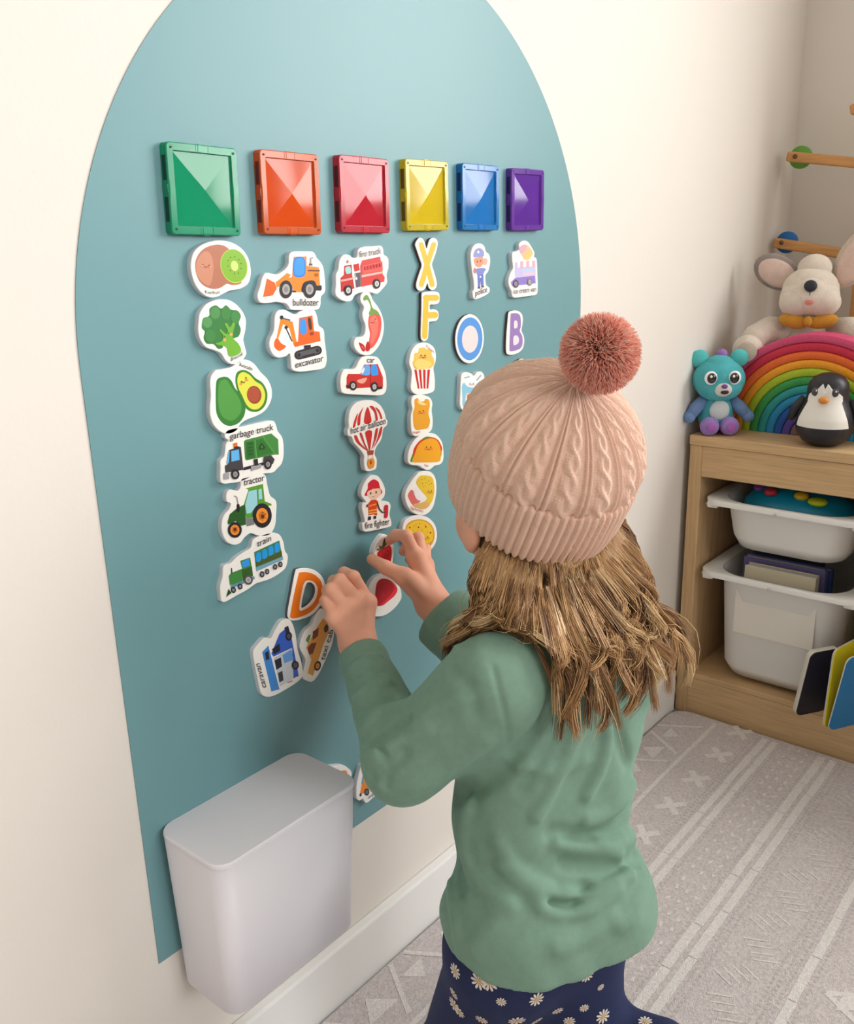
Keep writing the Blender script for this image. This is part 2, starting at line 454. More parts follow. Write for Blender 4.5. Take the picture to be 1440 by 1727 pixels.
magnet(CA, [(240, 1330), (250, 1265), (290, 1215), (360, 1200), (440, 1180), (500, 1130), (570, 1115), (640, 1150), (700, 1225), (770, 1300), (803, 1390), (795, 1490), (740, 1580), (660, 1630), (580, 1660), (520, 1700), (480, 1760), (420, 1790), (350, 1780), (280, 1720), (245, 1640), (238, 1550), (246, 1440)],
       [('s', (60, 130, 62), [(295, 1320), (330, 1278), (390, 1272), (435, 1310), (470, 1380), (530, 1440), (560, 1530), (550, 1620), (500, 1690), (420, 1718), (350, 1690), (300, 1610), (290, 1500)]),
        ('s', (86, 156, 76), [(320, 1330), (350, 1300), (390, 1300), (430, 1360), (500, 1460), (525, 1540), (510, 1610), (440, 1670), (360, 1640), (320, 1560), (310, 1450)]),
        ('s', (66, 134, 60), [(470, 1290), (485, 1230), (540, 1208), (600, 1230), (650, 1280), (720, 1330), (760, 1420), (745, 1520), (690, 1580), (620, 1588), (560, 1550), (510, 1440), (480, 1370)]),
        ('s', (222, 224, 82), [(487, 1295), (505, 1245), (545, 1228), (600, 1255), (650, 1310), (710, 1350), (740, 1430), (725, 1510), (680, 1560), (625, 1566), (575, 1530), (530, 1440), (497, 1370)]),
        ('e', (150, 78, 58), 640, 1435, 66, 82, -8), ('e', (176, 84, 62), 634, 1430, 56, 70, -8)]
       + face(546, 1298, 20, 8, -18, (60, 60, 40), (236, 150, 90)) + [('t', (50, 60, 50), 'Avocado', (505, 1172), (625, 1215), 26)],
       'white foam magnet showing a whole green avocado beside a halved one')
magnet(CA, [(680, 575), (672, 520), (695, 450), (715, 370), (750, 325), (820, 335), (860, 335), (925, 290), (955, 240), (960, 160), (1000, 130), (1100, 128), (1180, 135), (1215, 190), (1250, 230), (1275, 290), (1288, 420), (1285, 500), (1250, 545), (1245, 620), (1215, 660), (1100, 665), (985, 662), (955, 630), (930, 605), (880, 595), (840, 590), (780, 600), (710, 600)],
       [('p', DOR, [(755, 375), (830, 415), (845, 470), (810, 530), (720, 545)]), ('p', OR, [(835, 410), (850, 400), (940, 325), (975, 345), (900, 430), (845, 460)]),
        ('p', OR, [(1000, 178), (1115, 175), (1118, 260), (1230, 275), (1240, 440), (1240, 480), (1090, 480), (1085, 500), (1000, 500), (980, 420), (880, 400), (985, 360)]),
        ('s', (46, 124, 220), [(1005, 195), (1095, 192), (1108, 320), (1075, 360), (1000, 345)]), ('s', BLU, [(1015, 205), (1087, 202), (1098, 315), (1068, 348), (1010, 335)]),
        ('l', (110, 70, 50), 14, [(1135, 303), (1232, 305)]), ('p', (170, 90, 50), [(1190, 330), (1222, 330), (1222, 358), (1190, 358)]), ('p', (90, 85, 95), [(1140, 240), (1170, 240), (1170, 258), (1140, 258)]), ('l', (160, 155, 165), 12, [(1155, 235), (1155, 190), (1172, 188)]),
        ('p', BLK, [(990, 485), (1020, 490), (1020, 502), (990, 500)]), ('s', BLK, [(1080, 500), (1090, 420), (1140, 395), (1190, 400), (1210, 440), (1250, 440), (1250, 482), (1205, 485)])]
       + wheel(930, 475, 58, 82, (175, 172, 172), k=.6) + wheel(1145, 475, 58, 80, (175, 172, 172), k=.6) + [('t', INK, 'bulldozer', (995, 622), (1228, 622), 46)],
       'white foam magnet with an orange front loader picture, captioned bulldozer')
magnet(CA, [(782, 1000), (785, 930), (820, 850), (830, 720), (860, 670), (920, 660), (990, 695), (1025, 700), (1060, 675), (1130, 660), (1190, 665), (1215, 720), (1230, 800), (1275, 845), (1285, 950), (1300, 1060), (1300, 1140), (1270, 1195), (1150, 1218), (1040, 1225), (985, 1200), (975, 1130), (965, 1060), (930, 1085), (860, 1098), (810, 1065)],
       [('p', OR, [(880, 740), (990, 770), (1030, 970), (1040, 1000), (1000, 985), (960, 830), (905, 790), (860, 920), (845, 910)]),
        ('p', DOR, [(1050, 735), (1170, 712), (1185, 855), (1235, 860), (1245, 945), (1010, 1000), (1000, 960), (1040, 950)]),
        ('s', DOR, [(850, 915), (885, 965), (930, 995), (870, 1035), (825, 1000), (825, 950)]), ('s', BLU, [(1062, 755), (1090, 740), (1110, 760), (1118, 860), (1095, 885), (1060, 870)]),
        ('s', (80, 60, 55), [(1130, 742), (1155, 740), (1165, 830), (1143, 838)]), ('l', BLK, 10, [(890, 735), (965, 755)]), ('l', BLK, 8, [(930, 825), (985, 945)]), ('e', BLK, 890, 730, 16, 18), ('e', BLK, 932, 820, 14, 15),
        ('p', BLK, [(1095, 985), (1155, 978), (1155, 1010), (1095, 1015)]), ('p', (150, 70, 50), [(1155, 865), (1180, 862), (1180, 890), (1155, 893)]),
        ('l', BLK, 84, [(1050, 1072), (1215, 1030)]), ('l', (95, 92, 98), 50, [(1050, 1072), (1215, 1030)]), ('e', BLK, 1048, 1072, 16, 18), ('e', BLK, 1215, 1030, 16, 18), ('l', BLK, 8, [(1080, 1085), (1190, 1058)]),
        ('t', INK, 'excavator', (1015, 1190), (1270, 1128), 44)],
       'white foam magnet with an orange digger picture, captioned excavator')
magnet(CB, [(112, 610), (112, 500), (112, 440), (145, 400), (158, 300), (180, 270), (150, 240), (170, 180), (300, 150), (450, 115), (560, 100), (590, 140), (605, 190), (645, 250), (655, 370), (640, 460), (600, 510), (560, 545), (480, 555), (380, 580), (290, 620), (200, 635), (140, 640)],
       [('p', GRN, [(310, 275), (330, 262), (545, 208), (605, 260), (610, 390), (575, 390), (330, 440), (320, 425)]), ('p', (52, 112, 54), [(325, 285), (395, 270), (405, 415), (335, 430)]), ('p', (56, 120, 56), [(415, 265), (470, 252), (560, 375), (420, 410)]),
        ('l', (100, 175, 90), 6, [(408, 268), (420, 415)]), ('l', (100, 175, 90), 5, [(470, 225), (580, 385)]),
        ('p', (40, 80, 42), [(462, 285), (495, 325), (485, 345), (440, 350), (438, 325)]), ('p', GRN, [(462, 305), (478, 330), (455, 335)])]
       + [('l', (40, 85, 44), 9, [(350, 300 + 30 * i), (385, 293 + 30 * i)]) for i in range(4)] +
       [('p', (70, 70, 74), [(150, 485), (175, 470), (185, 350), (285, 322), (308, 520), (155, 545)]), ('p', (100, 185, 240), [(203, 360), (268, 345), (275, 435), (205, 450)]), ('p', (100, 185, 240), [(165, 465), (180, 365), (190, 360), (182, 462)]),
        ('p', (235, 110, 45), [(222, 292), (255, 285), (258, 325), (228, 330)]), ('p', BLK, [(230, 322), (272, 318), (274, 335), (228, 338)]), ('p', BLK, [(308, 500), (480, 455), (485, 478), (310, 525)]), ('p', (165, 165, 168), [(372, 490), (460, 470), (460, 505), (376, 530)]), ('p', (165, 165, 168), [(140, 550), (185, 545), (185, 600), (140, 602)]),
        ('p', BLK, [(395, 430), (430, 425), (435, 480), (405, 485)]), ('p', (70, 70, 74), [(480, 410), (545, 395), (575, 430), (560, 470), (480, 480)])]
       + wheel(238, 558, 36, 44) + wheel(518, 473, 32, 42) + [('t', INK, 'garbage truck', (192, 262), (565, 178), 42)],
       'white foam magnet with a green bin lorry picture, captioned garbage truck')
magnet(CB, [(125, 1050), (125, 960), (150, 900), (185, 860), (200, 810), (165, 790), (165, 720), (200, 690), (260, 700), (285, 660), (290, 600), (350, 580), (430, 560), (495, 565), (515, 650), (540, 740), (590, 790), (590, 900), (580, 1000), (540, 1070), (480, 1090), (420, 1080), (370, 1065), (320, 1100), (280, 1150), (220, 1163), (160, 1130)],
       [('p', (92, 160, 60), [(325, 680), (475, 640), (490, 790), (545, 810), (550, 825), (430, 840), (380, 935), (330, 930), (310, 820), (350, 690)]), ('p', (48, 96, 48), [(170, 970), (190, 900), (250, 850), (320, 815), (330, 990), (290, 1000), (240, 960), (175, 990)]),
        ('p', (160, 216, 226), [(352, 705), (420, 688), (428, 820), (370, 890), (335, 898), (322, 820)]), ('p', (160, 216, 226), [(435, 690), (462, 680), (470, 768), (438, 775)]), ('l', (165, 160, 165), 12, [(230, 745), (250, 755), (262, 815)]), ('l', BLK, 26, [(262, 825), (262, 870)]), ('p', (130, 130, 130), [(330, 930), (400, 940), (400, 990), (335, 1005)])]
       + wheel(468, 912, 82, 105, (243, 150, 60), k=.62) + wheel(234, 1035, 60, 68, (243, 150, 60), k=.65)
       + [('e', (120, 40, 30), 472, 920, 14, 17), ('e', (120, 40, 30), 235, 1030, 13, 16), ('dots', (130, 50, 30), 4, [(472, 885), (498, 900), (500, 935), (472, 955), (447, 940), (445, 905)]), ('dots', (130, 50, 30), 3, [(235, 1003), (255, 1015), (257, 1042), (235, 1058), (215, 1045), (214, 1015)]),
          ('t', INK, 'tractor', (310, 655), (488, 612), 42)],
       'white foam magnet with a green farm vehicle on orange wheels, captioned tractor')
magnet(CB, [(115, 1620), (110, 1520), (130, 1440), (140, 1345), (200, 1320), (250, 1270), (310, 1230), (370, 1190), (390, 1125), (440, 1090), (530, 1062), (610, 1070), (650, 1130), (665, 1210), (690, 1260), (675, 1350), (630, 1400), (540, 1455), (450, 1485), (410, 1500), (340, 1550), (240, 1605), (160, 1650), (125, 1650)],
       [('p', GRN, [(180, 1430), (200, 1405), (290, 1370), (300, 1445), (305, 1480), (190, 1508)]), ('p', (62, 100, 46), [(290, 1370), (380, 1345), (390, 1430), (305, 1470)]), ('p', GRN, [(280, 1300), (365, 1272), (378, 1350), (298, 1375)]), ('p', BLU, [(292, 1310), (355, 1280), (362, 1340), (304, 1360)]),
        ('p', (110, 150, 170), [(195, 1510), (400, 1430), (405, 1455), (200, 1540)]), ('l', (70, 60, 60), 10, [(205, 1365), (208, 1405)]), ('p', (50, 80, 46), [(180, 1540), (205, 1575), (158, 1612)]),
        ('p', (70, 130, 90), [(400, 1225), (615, 1125), (640, 1265), (415, 1355)]), ('p', (80, 96, 48), [(410, 1310), (635, 1215), (640, 1262), (420, 1350)]), ('p', (120, 170, 190), [(415, 1355), (645, 1262), (648, 1290), (420, 1390)])]
       + [('s', (40, 160, 235), [(x - 22, y + 4), (x - 18, y - 34), (x + 12, y - 44), (x + 22, y - 6), (x + 16, y + 30), (x - 16, y + 40)]) for x, y in ((438, 1270), (490, 1243), (543, 1215), (596, 1188))]
       + wheel(350, 1463, 38, 42, (190, 190, 190), (90, 90, 95), .6) + wheel(222, 1550, 22, 26, k=.5) + wheel(280, 1520, 20, 25, k=.5) + wheel(468, 1415, 20, 26, k=.5) + wheel(512, 1392, 18, 24, k=.5) + wheel(580, 1352, 18, 24, k=.5) + wheel(625, 1330, 18, 24, k=.5)
       + [('t', INK, 'train', (425, 1182), (545, 1128), 40)],
       'white foam magnet with a green steam engine and carriage, captioned train')
magnet(CC, [(100, 600), (105, 500), (105, 400), (130, 340), (145, 240), (190, 185), (250, 190), (280, 215), (325, 210), (340, 130), (400, 100), (500, 95), (580, 90), (605, 130), (610, 180), (655, 220), (660, 320), (640, 400), (645, 480), (600, 545), (540, 600), (480, 585), (400, 580), (310, 610), (270, 670), (210, 680), (140, 650)],
       [('p', (196, 50, 48), [(150, 430), (185, 400), (190, 300), (270, 290), (275, 400), (300, 540), (155, 580)]), ('s', (160, 215, 212), [(203, 325), (250, 310), (262, 375), (215, 385)]), ('p', (200, 45, 45), [(285, 290), (345, 275), (355, 350), (300, 365)]), ('p', (100, 90, 100), [(300, 380), (360, 370), (365, 520), (315, 535)]),
        ('p', (214, 70, 68), [(380, 245), (570, 205), (600, 400), (620, 430), (610, 470), (370, 525), (360, 300)]), ('p', (224, 96, 88), [(385, 300), (590, 255), (600, 350), (385, 390)]), ('p', (240, 190, 180), [(375, 400), (600, 360), (602, 380), (375, 425)]), ('p', (216, 70, 64), [(370, 455), (615, 405), (615, 470), (370, 525)]),
        ('p', (236, 170, 160), [(155, 450), (290, 425), (290, 445), (155, 472)]), ('l', (240, 230, 230), 6, [(300, 380), (318, 435)]), ('e', (250, 250, 250), 318, 437, 11, 14), ('e', (220, 120, 60), 228, 258, 10, 18), ('l', (200, 200, 205), 5, [(590, 250), (620, 245)]), ('l', (200, 200, 205), 5, [(605, 315), (630, 310)])]
       + [('p', (208, 58, 56), [(405 + 32 * i, 310 - 7 * i), (427 + 32 * i, 305 - 7 * i), (430 + 32 * i, 345 - 7 * i), (410 + 32 * i, 350 - 7 * i)]) for i in range(6)]
       + wheel(235, 562, 42, 55, (215, 215, 215), k=.58) + wheel(535, 492, 38, 52, (215, 215, 215), k=.58) + [('t', (90, 84, 92), 'fire truck', (350, 215), (582, 172), 50)],
       'white foam magnet with a red engine and hose picture, captioned fire truck')
magnet(CC, [(370, 690), (362, 640), (380, 595), (420, 575), (465, 590), (495, 660), (560, 750), (600, 850), (612, 960), (590, 1080), (545, 1170), (480, 1235), (410, 1248), (350, 1225), (305, 1175), (295, 1110), (320, 1060), (380, 1050), (410, 1010), (415, 930), (390, 860), (385, 800), (400, 740)],
       [('s', (232, 92, 82), [(450, 840), (480, 815), (540, 800), (575, 840), (583, 930), (565, 1040), (520, 1130), (470, 1175), (450, 1120), (462, 1020), (445, 930)]), ('s', (240, 122, 108), [(470, 850), (520, 830), (550, 900), (540, 1010), (490, 1120), (470, 1100), (480, 1000), (460, 930)]),
        ('s', (120, 160, 80), [(390, 650), (410, 615), (440, 618), (470, 680), (490, 745), (540, 780), (560, 815), (530, 820), (505, 810), (480, 830), (450, 810), (470, 750), (455, 690), (430, 660), (405, 672)]),
        ('s', (196, 40, 44), [(345, 1115), (380, 1125), (405, 1150), (410, 1200), (380, 1198)]), ('s', (196, 40, 44), [(440, 1100), (465, 1150), (455, 1198), (420, 1200), (418, 1150)]), ('l', (240, 150, 130), 6, [(375, 1150), (395, 1180)])] + face(500, 885, 20, 6, -20, (120, 40, 40), (250, 150, 130)),
       'white foam magnet showing a curved red chilli pepper with green stem')
magnet(CC, [(160, 1620), (150, 1520), (165, 1440), (200, 1395), (300, 1388), (345, 1310), (385, 1265), (460, 1255), (545, 1270), (590, 1340), (630, 1440), (640, 1560), (630, 1630), (580, 1670), (430, 1668), (260, 1660), (190, 1650)],
       [('p', (206, 52, 50), [(215, 1480), (230, 1445), (360, 1445), (400, 1345), (545, 1340), (600, 1480), (600, 1580), (215, 1600)]), ('s', (104, 170, 236), [(365, 1440), (400, 1360), (458, 1355), (460, 1450), (390, 1455)]), ('s', BLU, [(478, 1355), (530, 1355), (550, 1440), (540, 1455), (478, 1455)]), ('s', (240, 240, 245), [(370, 1420), (400, 1375), (405, 1400), (385, 1440)]),
        ('l', (170, 30, 36), 5, [(468, 1345), (468, 1580)]), ('s', (240, 170, 150), [(330, 1510), (430, 1485), (400, 1540), (350, 1540)]), ('p', BLK, [(210, 1560), (270, 1565), (270, 1590), (215, 1590)]), ('p', BLK, [(540, 1580), (595, 1575), (595, 1600), (545, 1610)])]
       + wheel(285, 1568, 40, 50, (200, 200, 200)) + wheel(510, 1580, 38, 52, (200, 200, 200)) + [('t', (90, 84, 92), 'car', (432, 1325), (512, 1325), 46)],
       'white foam magnet with a small red hatchback picture, captioned car')
magnet(CE, [(160, 400), (175, 300), (230, 230), (310, 205), (400, 205), (470, 250), (510, 320), (525, 380), (540, 400), (530, 450), (500, 480), (480, 580), (430, 660), (415, 720), (435, 770), (435, 830), (420, 875), (350, 892), (318, 870), (308, 790), (310, 740), (270, 680), (215, 620), (190, 560), (158, 545), (150, 500), (163, 460)],
       [('s', RED, [(200, 465), (220, 385), (250, 325), (242, 380), (228, 440), (222, 462)]), ('s', RED, [(246, 440), (255, 350), (305, 268), (280, 340), (275, 400), (270, 440)]), ('s', RED, [(313, 425), (320, 330), (345, 268), (370, 330), (380, 415)]), ('s', RED, [(365, 262), (400, 262), (430, 310), (445, 390), (425, 395), (410, 320)]), ('s', RED, [(420, 270), (460, 300), (488, 375), (472, 380), (455, 330)]),
        ('s', RED, [(215, 550), (240, 545), (270, 610), (345, 690), (300, 665), (240, 610)]), ('s', RED, [(270, 530), (290, 525), (320, 620), (352, 690), (320, 650)]), ('s', RED, [(325, 510), (385, 500), (380, 600), (365, 690), (345, 610)]), ('s', RED, [(425, 485), (445, 480), (430, 570), (385, 680), (405, 600)]), ('s', RED, [(470, 470), (488, 465), (470, 550), (400, 670), (440, 580)]),
        ('p', (170, 80, 50), [(342, 690), (405, 685), (400, 730), (350, 735)]), ('s', (236, 150, 50), [(345, 800), (375, 765), (410, 785), (405, 850), (360, 860)]), ('e', (170, 80, 40), 375, 805, 10, 20), ('l', (170, 120, 90), 3, [(355, 735), (352, 790)]), ('l', (170, 120, 90), 3, [(395, 735), (400, 780)]),
        ('t', INK, 'hot air balloon', (182, 530), (520, 430), 48)],
       'white foam magnet with a red striped balloon, captioned hot air balloon')
magnet(CE, [(285, 1130), (290, 1060), (330, 980), (380, 935), (440, 935), (485, 985), (515, 1060), (510, 1130), (480, 1180), (540, 1185), (570, 1220), (560, 1310), (575, 1370), (575, 1420), (530, 1440), (420, 1465), (330, 1480), (300, 1460), (295, 1400), (318, 1380), (300, 1300), (290, 1250), (300, 1200), (330, 1190)],
       [('s', (216, 40, 58), [(315, 1120), (345, 1060), (350, 1010), (400, 970), (450, 995), (465, 1050), (488, 1090), (460, 1120), (400, 1060), (345, 1125)]), ('s', (246, 206, 180), [(345, 1090), (400, 1065), (465, 1060), (470, 1120), (430, 1155), (380, 1160), (345, 1130)]), ('e', BLK, 375, 1105, 7, 12), ('e', BLK, 428, 1095, 7, 12), ('l', (190, 100, 80), 5, [(392, 1138), (410, 1138)]),
        ('p', (222, 66, 40), [(355, 1200), (380, 1170), (425, 1165), (450, 1190), (435, 1240), (438, 1320), (400, 1310), (355, 1320), (352, 1250)]), ('p', (246, 170, 60), [(350, 1225), (440, 1200), (440, 1212), (350, 1238)]), ('p', (246, 170, 60), [(355, 1270), (436, 1255), (436, 1270), (355, 1285)]), ('p', (246, 190, 80), [(355, 1295), (436, 1285), (436, 1296), (355, 1308)]),
        ('p', BLK, [(352, 1330), (378, 1328), (378, 1360), (350, 1368)]), ('p', BLK, [(405, 1325), (428, 1322), (428, 1352), (405, 1355)]), ('l', (90, 50, 50), 13, [(440, 1200), (460, 1260), (490, 1290), (515, 1290)]), ('s', (206, 40, 60), [(505, 1260), (515, 1220), (540, 1220), (545, 1250), (538, 1335), (508, 1340), (512, 1290)]), ('e', (150, 60, 50), 345, 1225, 10, 14),
        ('t', INK, 'fire fighter', (320, 1450), (558, 1405), 46)],
       'white foam magnet with a helmeted child in red uniform, captioned fire fighter')
magnet(CC, [(880, 1340), (885, 1270), (905, 1200), (950, 1140), (1010, 1115), (1080, 1120), (1140, 1165), (1160, 1240), (1155, 1320), (1135, 1380), (1145, 1460), (1150, 1540), (1140, 1620), (1090, 1650), (1000, 1665), (930, 1650), (895, 1600), (900, 1500), (905, 1420)],
       [('s', (236, 196, 96), [(910, 1330), (925, 1290), (930, 1230), (970, 1215), (980, 1175), (1030, 1165), (1070, 1185), (1110, 1195), (1115, 1250), (1135, 1280), (1140, 1340), (1105, 1380), (1060, 1410), (1000, 1430), (940, 1395)]),
        ('p', (240, 235, 230), [(925, 1395), (1108, 1385), (1075, 1600), (965, 1600)])] + [('p', (200, 40, 44), [(930 + 47 * i, 1398), (955 + 47 * i, 1398), (985 + 31 * i, 1598), (968 + 31 * i, 1598)]) for i in range(4)]
       + [('s', (244, 212, 120), [(930, 1330), (980, 1290), (1050, 1300), (1110, 1330), (1090, 1370), (1000, 1400), (945, 1375)])] + face(1024, 1248, 20, 8, 0, (110, 70, 40), (240, 160, 80)) + [('t', (180, 60, 60), 'Popcorn', (1060, 1160), (1140, 1225), 20)],
       'white foam magnet showing yellow popcorn in a red striped box')
magnet(CE, [(770, 240), (775, 180), (810, 152), (880, 150), (950, 175), (975, 230), (968, 300), (978, 380), (975, 460), (950, 510), (880, 535), (810, 552), (775, 520), (765, 440), (765, 350), (780, 290)],
       [('s', (232, 164, 50), [(800, 200), (830, 182), (850, 210), (890, 212), (905, 190), (940, 200), (948, 260), (935, 330), (950, 400), (930, 470), (870, 485), (815, 490), (790, 440), (785, 330), (800, 270)]), ('s', (246, 214, 140), [(830, 205), (860, 215), (905, 235), (918, 245), (880, 250), (840, 235)])] + face(868, 308, 18, 7, -4, (110, 70, 40), (240, 130, 70)) + [('t', (200, 100, 60), 'Nugget', (785, 525), (855, 515), 16)],
       'white foam magnet showing a bitten golden chicken nugget')
magnet(CE, [(735, 790), (745, 690), (785, 610), (850, 545), (930, 520), (1010, 535), (1065, 600), (1082, 690), (1080, 780), (1050, 825), (1000, 838), (960, 870), (920, 880), (880, 860), (840, 838), (770, 830)],
       [('s', (80, 150, 60), [(760, 795), (775, 740), (810, 660), (850, 600), (900, 560), (940, 555), (1010, 575), (1050, 640), (1060, 740), (1000, 790), (800, 800)]), ('s', (214, 60, 40), [(785, 720), (800, 660), (850, 595), (900, 575), (1000, 570), (1050, 620), (1058, 700), (900, 750), (800, 760)]),
        ('s', (240, 168, 44), [(780, 800), (800, 730), (835, 640), (890, 590), (960, 572), (1015, 590), (1050, 660), (1055, 740), (1040, 795), (950, 805), (860, 805)])] + face(937, 657, 20, 8, 0, (120, 60, 40), (240, 130, 60)) + [('t', (190, 70, 60), 'Taco', (895, 845), (935, 845), 16)],
       'white foam magnet showing a yellow folded taco with lettuce and tomato')
magnet(CE, [(712, 1170), (715, 1090), (750, 1020), (800, 950), (850, 900), (910, 888), (970, 905), (1005, 960), (1015, 1050), (1005, 1150), (980, 1240), (930, 1300), (870, 1320), (800, 1300), (745, 1250)],
       [('s', (226, 112, 110), [(735, 1120), (770, 1070), (800, 1100), (860, 1170), (820, 1210), (780, 1215), (750, 1170)]), ('s', (232, 196, 60), [(815, 1000), (850, 940), (910, 932), (970, 950), (990, 1020), (990, 1110), (960, 1200), (900, 1255), (830, 1240), (800, 1210), (880, 1190), (920, 1150), (870, 1090), (840, 1050)]),
        ('s', (222, 180, 110), [(780, 1222), (850, 1200), (920, 1190), (950, 1215), (900, 1258), (830, 1250)]), ('s', (244, 240, 242), [(795, 1070), (825, 1040), (850, 1080), (885, 1105), (915, 1160), (880, 1175), (830, 1170), (800, 1120)]), ('dots', (110, 90, 40), 4, [(870, 970), (900, 960), (935, 985), (910, 1000), (965, 1010), (945, 1020), (880, 1010), (890, 1040)])]
       + face(950, 1082, 14, 6, 0, (110, 80, 40), (240, 150, 60)) + [('t', (200, 110, 100), 'Egg Benedict', (765, 1255), (885, 1290), 18)],
       'white foam magnet showing an egg with pink ham and yellow sauce')
magnet(CE, [(685, 1440), (710, 1370), (780, 1330), (860, 1320), (940, 1345), (1000, 1410), (1020, 1500), (1005, 1590), (955, 1660), (890, 1690), (800, 1670), (730, 1600), (690, 1520)],
       [('s', (226, 160, 50), [(712, 1450), (750, 1385), (830, 1358), (910, 1370), (970, 1420), (995, 1500), (980, 1580), (930, 1640), (880, 1655), (800, 1630), (740, 1560)]), ('s', (244, 200, 56), [(724, 1450), (760, 1396), (830, 1370), (905, 1382), (960, 1430), (982, 1500), (965, 1570), (915, 1590), (860, 1600), (800, 1590), (750, 1530)]),
        ('dots', (176, 60, 30), 8, [(755, 1437), (838, 1435), (955, 1488), (857, 1490), (800, 1500), (910, 1430)]), ('dots', (80, 110, 40), 4, [(795, 1425), (815, 1405), (850, 1400), (905, 1415), (925, 1480), (870, 1460), (940, 1535), (790, 1470), (880, 1500), (900, 1540), (830, 1470)])] + face(905, 1530, 22, 7, 0, (110, 70, 30), (240, 160, 50)),
       'white foam magnet showing a round yellow pizza, partly behind the right hand')
magnet(CG, [(350, 250), (345, 150), (370, 80), (420, 55), (465, 75), (485, 130), (515, 160), (522, 230), (505, 310), (480, 350), (485, 430), (515, 460), (515, 500), (480, 530), (400, 565), (370, 555), (362, 500), (375, 470), (372, 400), (362, 340)],
       [('s', (150, 158, 212), [(370, 150), (390, 110), (430, 100), (462, 130), (460, 175), (410, 180), (372, 185)]), ('e', (240, 240, 250), 413, 135, 10, 13), ('s', (226, 160, 130), [(372, 215), (385, 190), (450, 180), (455, 240), (430, 275), (390, 262)]), ('s', (232, 180, 160), [(455, 205), (475, 190), (497, 210), (485, 250), (462, 250)]),
        ('p', (130, 144, 210), [(400, 285), (455, 278), (485, 290), (470, 310), (455, 345), (408, 348), (395, 320), (385, 300)]), ('e', (200, 130, 120), 382, 305, 12, 26), ('p', (110, 126, 200), [(408, 345), (460, 340), (462, 440), (440, 445), (437, 375), (430, 455), (412, 458)]), ('e', (230, 230, 245), 432, 362, 8, 10), ('p', (90, 84, 100), [(410, 455), (432, 452), (430, 468), (410, 468)]), ('p', (90, 84, 100), [(442, 445), (464, 440), (466, 455), (444, 460)]),
        ('e', (70, 50, 60), 405, 222, 4, 6), ('e', (70, 50, 60), 435, 216, 4, 6), ('t', (110, 104, 112), 'police', (388, 535), (495, 498), 40)],
       'white foam magnet with a small officer in blue, captioned police')
magnet(CG, [(692, 440), (690, 380), (710, 320), (730, 280), (722, 200), (725, 140), (755, 130), (785, 110), (785, 60), (820, 32), (865, 40), (900, 90), (925, 140), (922, 180), (945, 200), (952, 330), (955, 450), (945, 520), (880, 535), (750, 552), (722, 530), (715, 490)],
       [('s', (240, 196, 150), [(785, 120), (800, 80), (850, 68), (895, 110), (905, 150), (870, 200), (830, 200), (805, 160)]), ('s', (240, 170, 190), [(785, 120), (800, 80), (840, 70), (850, 100), (810, 150)]), ('s', (244, 206, 120), [(830, 200), (860, 150), (905, 140), (905, 160), (870, 205)]),
        ('p', (206, 196, 236), [(745, 230), (930, 215), (935, 350), (765, 380), (750, 360)]), ('p', (150, 130, 206), [(710, 410), (750, 370), (930, 350), (935, 420), (720, 445)]), ('p', (190, 210, 240), [(810, 290), (920, 280), (922, 340), (812, 350)]), ('p', (230, 200, 224), [(815, 325), (925, 315), (925, 345), (815, 352)])]
       + [('p', (240, 180, 190) if i % 2 else (246, 238, 240), [(768 + 27 * i, 222 - 1.5 * i), (795 + 27 * i, 220 - 1.5 * i), (795 + 27 * i, 275 - 1.5 * i), (768 + 27 * i, 278 - 1.5 * i)]) for i in range(6)]
       + wheel(755, 425, 26, 36, (170, 165, 170), (90, 84, 96)) + wheel(882, 408, 22, 34, (200, 190, 195), (140, 134, 146)) + [('t', (110, 104, 112), 'ice cream van', (735, 515), (940, 492), 34)],
       'white foam magnet with a lilac van and giant cone, captioned ice cream van')
magnet(CG, [(255, 1300), (262, 1250), (300, 1228), (350, 1240), (375, 1262), (405, 1230), (445, 1225), (468, 1260), (465, 1310), (450, 1450), (420, 1560), (300, 1580), (250, 1540), (250, 1420)],
       [('s', (140, 198, 222), [(265, 1350), (300, 1320), (400, 1310), (440, 1300), (440, 1440), (400, 1540), (280, 1550), (268, 1450)]), ('s', (236, 244, 246), [(280, 1280), (340, 1270), (400, 1290), (430, 1250), (450, 1260), (445, 1310), (400, 1360), (330, 1365), (290, 1330)]), ('s', (240, 238, 236), [(300, 1440), (330, 1425), (340, 1500), (300, 1540)]), ('s', (210, 120, 60), [(310, 1440), (340, 1430), (350, 1500), (320, 1520)]),
        ('l', (150, 180, 190), 12, [(290, 1280), (330, 1270)]), ('l', (150, 180, 190), 12, [(400, 1300), (435, 1260)])] + face(354, 1330, 14, 5, 0, (100, 60, 60), (236, 190, 180)),
       'white foam magnet showing a pale blue milk carton, half hidden by the hat')
